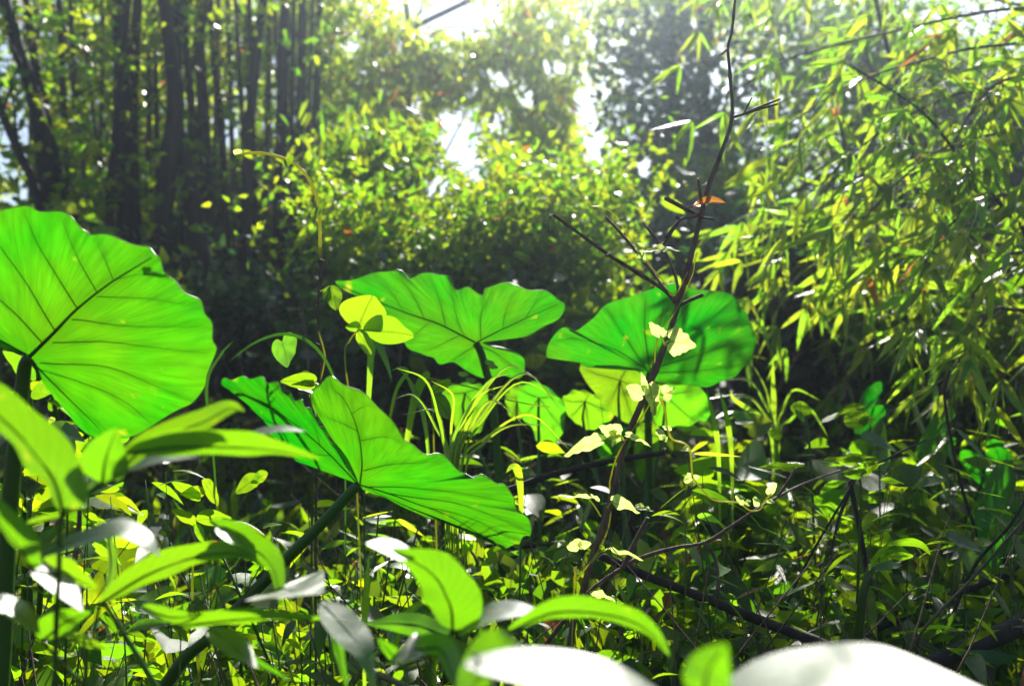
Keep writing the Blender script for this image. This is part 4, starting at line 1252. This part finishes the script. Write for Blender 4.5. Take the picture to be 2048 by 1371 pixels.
wood('fallen_branch', 'thick grey fallen branch with a sunlit top slanting to the white blurred leaf',
     [(1195, 1108, 1.95), (1290, 1150, 1.92), (1400, 1192, 1.88), (1520, 1240, 1.82), (1640, 1285, 1.75), (1760, 1345, 1.68), (1900, 1440, 1.6)], 16, 26, mat='bark')
wood('dark_branch', 'dark branch rising behind the tip of the drooping taro leaf to the twig',
     [(940, 1010, 2.2), (1030, 975, 2.18), (1100, 950, 2.16), (1180, 930, 2.14), (1240, 918, 2.12), (1330, 905, 2.1)], 14, 10, mat='bark')
wood('log', 'thick rough log lying across the lower corner', [(1820, 1345, 1.7), (1900, 1310, 1.75), (1990, 1272, 1.8), (2100, 1225, 1.9), (2250, 1170, 2.0)], 34, 40, mat='bark', cat='log')
wood('thin_cane', 'pale thin cane slanting up across the emerald leaf at the edge', [(1800, 1340, 1.75), (1850, 1255, 1.72), (1950, 1150, 1.7), (2048, 1040, 1.68), (2150, 930, 1.66)], 6, 5, mat='culm', cat='cane')
wood('thin_cane', 'dark thin cane crossing the pale one by the emerald leaf', [(1900, 1240, 1.9), (1950, 1130, 1.85), (2020, 1050, 1.8), (2060, 980, 1.8), (2110, 900, 1.8)], 7, 5, mat='bark', cat='cane')
wood('upright_stem', 'dark upright brown stem in the shade under the bamboo', [(1760, 1400, 2.0), (1752, 1270, 2.0), (1735, 1150, 2.0), (1720, 1060, 2.0), (1700, 960, 2.0)], 13, 9,
     [([(1705, 970, 2.0), (1680, 1030, 1.98), (1660, 1110, 1.97)], 7, 5), ([(1702, 962, 2.0), (1760, 925, 2.0), (1850, 880, 2.05)], 6, 4)], mat='bark', cat='stem')
wood('thin_cane', 'thin tilted cane among the weeds right of the fork', [(1560, 1240, 2.0), (1600, 1150, 1.98), (1650, 1060, 1.96), (1710, 960, 1.95)], 6, 4, mat='bark', cat='cane')
wood('thin_cane', 'long dark cane leaning from the log toward the bamboo', [(2010, 1200, 2.3), (1960, 1080, 2.3), (1920, 960, 2.35), (1890, 800, 2.4), (1900, 740, 2.4)], 8, 5, mat='bark', cat='cane')
wood('dark_branch', 'low dark dead branch in the shade below the drooping taro tip', [(860, 1095, 2.4), (960, 1092, 2.4), (1080, 1090, 2.4), (1180, 1085, 2.4)], 12, 10, mat='bark')
wood('fallen_branch', 'slim dark branch sloping down beside the log', [(1640, 1330, 1.9), (1750, 1260, 2.0), (1880, 1200, 2.1), (2060, 1130, 2.2)], 12, 14, mat='bark')
wood('dry_stalk', 'bare pinkish dry stalk beneath the blurred lance leaves', [(150, 1120, 1.3), (158, 1060, 1.3), (160, 980, 1.3), (164, 915, 1.3)], 10, 7, cat='stalk')
wood('pale_stick', 'pale bent stick lying at the bottom behind the white blurred leaf', [(740, 1340, 1.3), (780, 1358, 1.25), (840, 1385, 1.2)], 14, 12, mat='culm', cat='stick')

# ------------------------------------------------------------------ blurred shrubs in front
SG = 'blurred shrubs close to the camera'
def shrub(label, foot, stems, leaves):
    t = Thing('shrub', label, 'shrub', foot, SG)
    for si, (pts, a, b) in enumerate(stems):
        d0, d1 = pts[0][2], pts[-1][2]
        t.add('stem', tube(([t.L + Vector((0, 0, -.03))] if si == 0 else []) + [P(*p) for p in pts], a / 2 / F * d0, b / 2 / F * d1, M['stem'], n=6 * len(pts) + 6, sides=7))
    for k, (pts, hw, tilt, shape) in enumerate(leaves):
        lf = t.add('leaf', strap(pts, hw * (.72 if 65 < tilt and hw < 40 else 1), tilt, M['shrub'], shape, n=26, fold=.22 if tilt < 60 else .08, wave=.06 if tilt < 60 else .008, seed=k * 2.3 + foot[0]))
        C = catmull(pts, 14)[:13]
        d = pts[0][2]
        V, Fc = tube_geo([P(*c) + Vector((0, 0, -.0008)) for c in C], [.0016 * (1 - i / 15) for i in range(13)], 5)
        t.add('midrib', (V, Fc, M['stem']), parent=lf)
    return t
shrub('blurred shrub with long glowing lance leaves overlapping the biggest taro leaf', foot_of(120, .9),
      [([(110, 1371, .88), (118, 1150, .86), (125, 1025, .84), (180, 985, .85), (235, 945, .86)], 12, 8), ([(118, 1150, .86), (90, 1130, .85), (70, 1118, .84)], 8, 6), ([(118, 1150, .86), (60, 1140, .85)], 8, 6), ([(125, 1025, .84), (140, 1020, .84)], 8, 8)],
      [([(128, 1030, .84), (105, 955, .82), (40, 870, .8), (-60, 790, .78), (-150, 760, .76)], 74, -35, 'ovate'),
       ([(250, 905, .86), (350, 893, .86), (480, 893, .87), (560, 900, .88), (645, 918, .88)], 33, -48, 'lance'),
       ([(232, 948, .86), (300, 885, .87), (400, 845, .88), (460, 815, .89), (490, 822, .9)], 24, -45, 'lance'),
       ([(205, 965, .85), (212, 915, .84), (232, 855, .83)], 42, -30, 'ovate'),
       ([(130, 1028, .84), (210, 955, .86), (300, 922, .88), (400, 912, .9)], 16, 72, 'lance'),
       ([(440, 912, 1.0), (500, 872, 1.0), (560, 858, 1.0), (612, 862, 1.0)], 11, 72, 'lance'),
       ([(66, 1142, .84), (30, 1080, .82), (-40, 1010, .8), (-90, 990, .8)], 46, -38, 'ovate'),
       ([(70, 1116, .84), (150, 1082, .85), (230, 1060, .86), (285, 1075, .86), (320, 1112, .86)], 22, 72, 'lance'),
       ([(128, 1032, .84), (85, 1040, .86), (45, 1048, .9)], 9, -55, 'lance')])
shrub('blurred shrub with arched green leaves and white shining folds at the lower left', foot_of(180, 1.0),
      [([(170, 1371, .98), (185, 1280, .96), (200, 1205, .94)], 11, 7), ([(185, 1280, .96), (260, 1262, .96), (335, 1250, .97)], 7, 5), ([(330, 1400, .98), (250, 1270, .97), (205, 1200, .95)], 12, 9), ([(335, 1250, .97), (420, 1180, .98), (440, 1060, 1.0)], 7, 5), ([(170, 1371, .98), (100, 1300, .95), (85, 1270, .94)], 8, 5)],
      [([(200, 1205, .94), (290, 1150, .95), (380, 1115, .96), (470, 1105, .97), (530, 1135, .98)], 32, -42, 'lance'),
       ([(420, 1040, 1.0), (490, 1085, .99), (545, 1130, .98), (562, 1215, .97)], 36, -35, 'lance'),
       ([(440, 1052, .99), (475, 1075, .98), (515, 1122, .97)], 16, 76, 'lance'),
       ([(556, 1175, .97), (600, 1180, .96), (648, 1186, .95)], 42, 72, 'tri'),
       ([(335, 1252, .97), (420, 1243, .96), (540, 1233, .95), (672, 1240, .94)], 24, -48, 'lance'),
       ([(285, 1212, .95), (340, 1232, .94), (410, 1228, .93)], 20, -38, 'lance'),
       ([(70, 1128, .9), (115, 1165, .89), (165, 1222, .88)], 18, 76, 'lance'),
       ([(85, 1120, .93), (140, 1150, .92), (195, 1175, .92)], 32, -38, 'ovate'),
       ([(-10, 1185, .88), (35, 1225, .87), (80, 1268, .86)], 16, 76, 'lance'),
       ([(82, 1282, .94), (130, 1242, .93), (182, 1222, .93)], 26, -45, 'ovate'),
       ([(120, 1272, .94), (170, 1285, .93), (218, 1298, .92)], 20, -38, 'lance'),
       ([(420, 1255, .94), (465, 1290, .93), (515, 1335, .92)], 18, 76, 'lance'),
       ([(640, 1200, .95), (690, 1255, .94), (730, 1310, .93), (752, 1390, .92)], 26, 72, 'lance'),
       ([(662, 1250, .96), (678, 1310, .95), (695, 1390, .94)], 13, -38, 'lance'),
       ([(215, 1060, 1.05), (222, 1130, 1.04), (208, 1200, 1.03)], 14, -30, 'lance'),
       ([(440, 1300, .96), (500, 1320, .95), (580, 1360, .94)], 16, -38, 'lance')])
shrub('blurred shrub with an upright oval leaf and white tips at the bottom centre', foot_of(900, .95),
      [([(860, 1400, .95), (885, 1300, .94), (905, 1260, .93)], 10, 7), ([(905, 1260, .93), (960, 1270, .9), (1015, 1262, .88)], 7, 5), ([(885, 1300, .94), (800, 1330, .92), (770, 1345, .9)], 8, 5)],
      [([(906, 1260, .93), (898, 1200, .92), (858, 1140, .91), (775, 1098, .9)], 60, -28, 'ovate'),
       ([(830, 1108, .91), (780, 1098, .9), (732, 1086, .89)], 17, 76, 'lance'),
       ([(916, 1266, .92), (990, 1226, .91), (1082, 1220, .9)], 24, 72, 'lance'),
       ([(1012, 1264, .88), (1110, 1222, .87), (1230, 1230, .86), (1300, 1262, .85), (1340, 1312, .84)], 30, -42, 'lance'),
       ([(905, 1272, 1.05), (820, 1246, 1.06), (730, 1246, 1.07)], 24, 25, 'lance'),
       ([(880, 1292, .9), (830, 1298, .89), (775, 1326, .88)], 20, 72, 'lance'),
       ([(800, 1325, .9), (778, 1300, .89), (755, 1275, .88)], 15, -20, 'ovate'),
       ([(832, 1296, .88), (885, 1300, .86), (915, 1385, .84)], 34, -32, 'lance'),
       ([(1035, 1285, .76), (975, 1325, .74), (910, 1430, .72)], 50, -30, 'ovate')])
shrub('very near shrub leaf with a dazzling white upper face at the bottom', foot_of(1060, .68),
      [([(1000, 1500, .66), (960, 1330, .64), (940, 1305, .63)], 10, 7)],
      [([(925, 1325, .64), (1080, 1335, .63), (1230, 1362, .62), (1390, 1430, .61)], 32, 76, 'lance')])
shrub('nearest shrub leaf, a broad white glare filling the lower corner', foot_of(1500, .62),
      [([(1440, 1600, .6), (1420, 1450, .58), (1415, 1395, .57)], 12, 8)],
      [([(1412, 1400, .57), (1415, 1340, .57), (1452, 1285, .56)], 44, -28, 'ovate'),
       ([(1405, 1432, .63), (1570, 1380, .61), (1760, 1378, .56), (2150, 1480, .46)], 50, 77, 'lance')])

# ------------------------------------------------------------------ weeds of the undergrowth
LAND = [((150, 860), 'the biggest taro leaf'), ((450, 915), 'the long blurred lance leaf'), ((580, 870), 'the folded taro lobe'), ((1030, 1080), 'the drooping taro tip'), ((920, 1180), 'the upright oval leaf'),
        ((900, 880), 'the grass fountain'), ((1230, 950), 'the dead twig'), ((1385, 930), 'the curling tendril'), ((1460, 1060), 'the forked stick'), ((1500, 1230), 'the fallen branch'),
        ((1510, 820), 'the shiny grass spray'), ((1700, 760), 'the hanging bamboo'), ((1730, 1120), 'the upright brown stem'), ((1930, 900), 'the long dark cane'), ((1950, 1300), 'the rough log'),
        ((1880, 1230), 'the pale thin cane'), ((2000, 1080), 'the emerald leaf'), ((1715, 925), 'the toothed weed'), ((1640, 830), 'the flat round leaves'), ((400, 1010), 'the yellow blotched weed'),
        ((430, 1120), 'the arched blurred leaf'), ((540, 1130), 'the taro stalk'), ((632, 1050), 'the thin vine stem'), ((120, 1180), 'the white shining folds'), ((160, 1000), 'the dry stalk'),
        ((1180, 1290), 'the arching front leaf'), ((1700, 1320), 'the white glare leaf'), ((740, 1180), 'the short upright blade'), ((1080, 930), 'the dark branch'), ((820, 1260), 'the dark lance leaf'),
        ((1250, 800), 'the lit young taro'), ((1770, 1110), 'the pale green shoot'), ((1570, 970), 'the fork end'), ((300, 1250), 'the low blurred leaves'), ((690, 1320), 'the drooping white leaf')]
used = set()
def herb(px, py, d, kind, nl, size, bright=''):
    """A weed whose top stands at pixel (px,py,d)."""
    top = P(px, py, d)
    gz = ground_z(top.x, top.y)
    h = max(.08, top.z - gz)
    order = [q[1] for q in sorted(LAND, key=lambda q: (q[0][0] - px) ** 2 + (q[0][1] - py) ** 2)[:6]]
    kinds = {'lance': 'narrow-leaved', 'ovate': 'oval-leaved', 'heart': 'heart-leaved', 'bamboo': 'grassy-leaved'}
    tall = 'tall ' if h > .5 else ('low ' if h < .25 else '')
    for i_, j_ in ((0, 1), (0, 2), (1, 2), (0, 3), (1, 3), (2, 3), (0, 4), (1, 4), (0, 5), (2, 4)):
        lab = f'{tall}{kinds[kind]} green weed between {order[i_]} and {order[j_]}'
        if lab not in used:
            break
    used.add(lab)
    t = Thing('weed', lab, 'weed', (top.x + random.uniform(-.12, .12), top.y + random.uniform(-.06, .06), gz), 'small weeds of the undergrowth')
    base = t.L.copy()
    C = catmull([tuple(base + Vector((0, 0, -.02))), tuple(base.lerp(top, .5) + Vector((random.uniform(-.04, .04), random.uniform(-.04, .04), 0))), tuple(top)], 12)
    V, Fc = tube_geo(C, [.0024 * (1 - i / 16) for i in range(12)], 5)
    t.add('stem', (V, Fc, M['stem']))
    for k in range(nl):
        f = 1 - .8 * (k / nl) * min(1, .45 / h)
        i = min(11, int(f * 11))
        p = Vector(C[i])
        a = k * 2.4 + random.uniform(-.4, .4)
        el = random.uniform(-.7, .6)
        ax = Vector((math.cos(a), math.sin(a), el))
        nv = Vector((random.gauss(0, .6), random.gauss(.2, .6), 1))
        s = size * random.uniform(.5, 1.25) * (.75 if k < 2 else 1)
        t.inst('leaf', U[kind], leaf_matrix(p + ax * .012, ax, nv, s, random.uniform(.85, 1.15) * (1.2 if kind == 'heart' else 1)))
    return t

random.seed(5)
zones = [  # x0,x1,y0,y1,d0,d1,count,kinds,size
    (1240, 2040, 900, 1290, 1.75, 2.6, 80, ('lance', 'lance', 'bamboo', 'lance', 'ovate'), .10),
    (1380, 2040, 830, 980, 2.5, 3.4, 40, ('ovate', 'lance', 'heart', 'bamboo'), .13),
    (190, 640, 930, 1150, 1.5, 2.1, 18, ('ovate', 'lance', 'heart', 'lance'), .08),
    (640, 1180, 1000, 1300, 1.9, 2.8, 18, ('lance', 'bamboo', 'lance'), .09),
    (0, 640, 1200, 1371, 1.3, 1.8, 12, ('lance', 'ovate', 'lance'), .05),
    (640, 1300, 1220, 1371, 1.3, 1.7, 18, ('lance', 'ovate', 'heart'), .06),
    (700, 1280, 880, 1000, 2.2, 3.2, 22, ('lance', 'bamboo', 'ovate'), .11),
    (0, 200, 780, 960, 1.7, 2.3, 10, ('ovate', 'heart'), .09),
]
for (x0, x1, y0, y1, d0, d1, cnt, kinds, size) in zones:
    for k in range(cnt):
        herb(random.uniform(x0, x1), random.uniform(y0, y1), random.uniform(d0, d1), random.choice(kinds), random.randint(7, 12), size)
# a few weeds that stand out
t = Thing('yellowed_weed', 'weed with yellow blotched leaves in the sun left of the drooping taro stem', 'weed', foot_of(400, 1.55))
t.add('stem', ptube([(388, 1090, 1.5), (385, 1200, 1.52), (400, 1371, 1.55)], 4, 6, M['vine_stem'], sides=5))
for b, e, w in [((390, 1048, 1.48), (345, 1015, 1.46), .9), ((395, 1040, 1.48), (465, 1030, 1.46), .8), ((388, 1050, 1.48), (415, 1090, 1.46), .8), ((400, 1000, 1.5), (345, 960, 1.48), .8), ((410, 985, 1.5), (360, 985, 1.48), 1.0), ((405, 960, 1.5), (440, 1010, 1.48), .9), ((520, 950, 1.55), (470, 985, 1.53), .9), ((535, 945, 1.55), (500, 965, 1.53), .9)]:
    t.add('leaf', flat(b, e, OVAL, w, -35, M['yellow'], seed=b[0], m=36))
t = Thing('toothed_weed', 'bright toothed-leaf weed standing over the brown stems under the bamboo', 'weed', foot_of(1720, 1.95))
t.add('stem', ptube([(1718, 945, 1.9), (1722, 1000, 1.92), (1715, 1200, 1.94), (1720, 1371, 1.95)], 4, 7, M['stem'], sides=5))
for b, e, w, ti in [((1720, 925, 1.88), (1645, 912, 1.86), .45, -55), ((1690, 915, 1.88), (1755, 912, 1.86), .4, -55), ((1725, 950, 1.88), (1683, 945, 1.86), .6, -45), ((1728, 948, 1.88), (1768, 920, 1.86), .5, -45), ((1600, 935, 1.9), (1510, 930, 1.88), .35, -60), ((1590, 935, 1.9), (1622, 940, 1.88), .6, 50), ((1765, 960, 1.95), (1810, 965, 1.93), .5, -50)]:
    t.add('leaf', flat(b, e, IVY, w, ti, M['yellow'], seed=b[0], m=40))
t = Thing('reed_shoot', 'thick pale green shoot with a drooping top leaf among the dark stems', 'plant', foot_of(1715, 1.75))
t.add('stem', ptube([(1745, 1130, 1.72), (1728, 1180, 1.72), (1718, 1260, 1.73), (1712, 1371, 1.75)], 15, 20, M['petiole'], sides=8))
t.add('leaf', strap([(1738, 1150, 1.72), (1760, 1110, 1.7), (1800, 1088, 1.68), (1840, 1090, 1.67), (1862, 1110, 1.66)], 13, -45, M['yellow'], 'lance'))
t.add('leaf', flat((1770, 1105, 1.7), (1828, 1108, 1.67), OVAL, 1.0, -35, M['yellow'], seed=3))
t = Thing('round_leaved_weed', 'weed with three flat round leaves in the gloom under the bamboo', 'weed', foot_of(1640, 2.3))
t.add('stem', ptube([(1600, 810, 2.25), (1620, 900, 2.27), (1640, 1371, 2.3)], 4, 6, M['stem'], sides=5))
for b, e, w in [((1602, 822, 2.24), (1600, 842, 2.22), 1.7), ((1601, 832, 2.24), (1602, 800, 2.22), 1.6), ((1730, 850, 2.3), (1690, 825, 2.28), 1.3), ((1720, 845, 2.3), (1750, 835, 2.28), 1.2), ((1540, 870, 2.4), (1565, 868, 2.38), 1.6)]:
    t.add('leaf', flat(b, e, OVAL, w, -35, M['yellow'], seed=b[0]))
for x, y, d, lab in [(130, 865, 1.7, 'white glossy leaf catching the sun behind the biggest taro leaf'), (1925, 1085, 1.9, 'white glossy lance leaf shining at the edge by the emerald leaf'), (1755, 885, 2.3, 'small white shining leaf in the gloom under the bamboo'), (620, 775, 1.7, 'thin white shining leaf beside the climbing vine stem')]:
    t = Thing('shiny_weed', lab, 'weed', foot_of(x, d))
    t.add('stem', ptube([(x, y + 8, d), (x + 5, y + 120, d), (x, 1371, d)], 3, 5, M['stem'], sides=5))
    t.add('leaf', strap([(x - 35, y - 14, d), (x, y, d - .01), (x + 40, y + 18, d - .02)], 14, 58, M['shrub'], 'lance'))
    t.add('leaf', strap([(x, y + 8, d), (x + 10, y + 25, d - .01), (x + 14, y + 60, d - .02)], 14, -30, M['shrub'], 'ovate'))

# dense undergrowth that nobody could count
def under(name, n, yr, hmax, kind, seed_off=0):
    y = rng.uniform(*yr, n)
    x = rng.uniform(-.62, .62, n) * y
    keep = np.array([noise.noise(Vector((a * 1.7, b * 1.7, 5 + seed_off))) for a, b in zip(x, y)]) > -.15
    x, y = x[keep], y[keep]
    n = len(x)
    hh = np.array([hmax * (.65 + .6 * noise.noise(Vector((a * 1.1, b * 1.1, 1 + seed_off)))) for a, b in zip(x, y)])
    z = np.array([ground_z(a, b) for a, b in zip(x, y)]) + hh * rng.random(n) ** .8
    pts = np.stack([x, y, z], 1)
    cid = (np.floor(x * 4) * 50 + np.floor(y * 4)).astype(int)
    cid -= cid.min()
    ax, nr, L, W, tint = foliage(kind, pts, cid)
    return pts, ax, nr, L, W, tint
a = under('u', 17000, (1.75, 4.5), .42, 'small')
b = under('u', 9000, (1.7, 5.0), .50, 'drooping', 3)
c = under('u', 16000, (4.0, 9.0), .7, 'broad', 6)
e = under('u', 1500, (1.2, 1.8), .28, 'small', 8)
cat_ = [np.concatenate([q[i] for q in (a, b, c, e)]) for i in range(6)]
o = D.objects.new('undergrowth', cloud_mesh('undergrowth', cat_[0], cat_[1], cat_[2], cat_[3] * .8, cat_[4] * .8, M['herb_cloud'], cat_[5], (0, 0, 0)))
COL.objects.link(o)
o['kind'] = 'stuff'
# dry stalks and thin stems in the undergrowth
VV, FF = [], []
for k in range(900):
    y = random.uniform(1.3, 6)
    x = random.uniform(-.6, .6) * y
    z = ground_z(x, y)
    h = random.uniform(.15, .55) if y < 3 else random.uniform(.3, 1.1)
    s = Vector((x, y, z - .02))
    e_ = s + Vector((random.gauss(0, .22), random.gauss(0, .15), h))
    m = (s + e_) / 2 + Vector((random.gauss(0, .04), random.gauss(0, .04), 0))
    V, Fc = tube_geo(catmull([tuple(s), tuple(m), tuple(e_)], 6), [.0022, .002, .0018, .0016, .0013, .001], 4, False)
    FF += [tuple(i + len(VV) for i in f) for f in Fc]
    VV += V
o = D.objects.new('dry_stalks', make_mesh('dry_stalks', VV, FF, M['bark_lit']))
COL.objects.link(o)
o['kind'] = 'stuff'

# ------------------------------------------------------------------ hazy air
HS = 46.0
hv = [(x, y, z) for z in (-1.2, 15.0) for y in (-HS, HS) for x in (-HS, HS)]
hf = [(0, 2, 3, 1), (4, 5, 7, 6), (0, 1, 5, 4), (2, 6, 7, 3), (0, 4, 6, 2), (1, 3, 7, 5)]
hm = D.materials.new('hazy_air')
hm.use_nodes = True
nt = hm.node_tree
for nn_ in list(nt.nodes):
    nt.nodes.remove(nn_)
ho = node(nt, 'ShaderNodeOutputMaterial')
pv = node(nt, 'ShaderNodeVolumePrincipled')
pv.inputs['Color'].default_value = (.70, .83, 1.0, 1)
pv.inputs['Density'].default_value = 0.006
pv.inputs['Anisotropy'].default_value = 0.86
nt.links.new(pv.outputs[0], ho.inputs['Volume'])
o = D.objects.new('haze', make_mesh('haze', hv, hf, hm, smooth=False))
COL.objects.link(o)
o['kind'] = 'stuff'
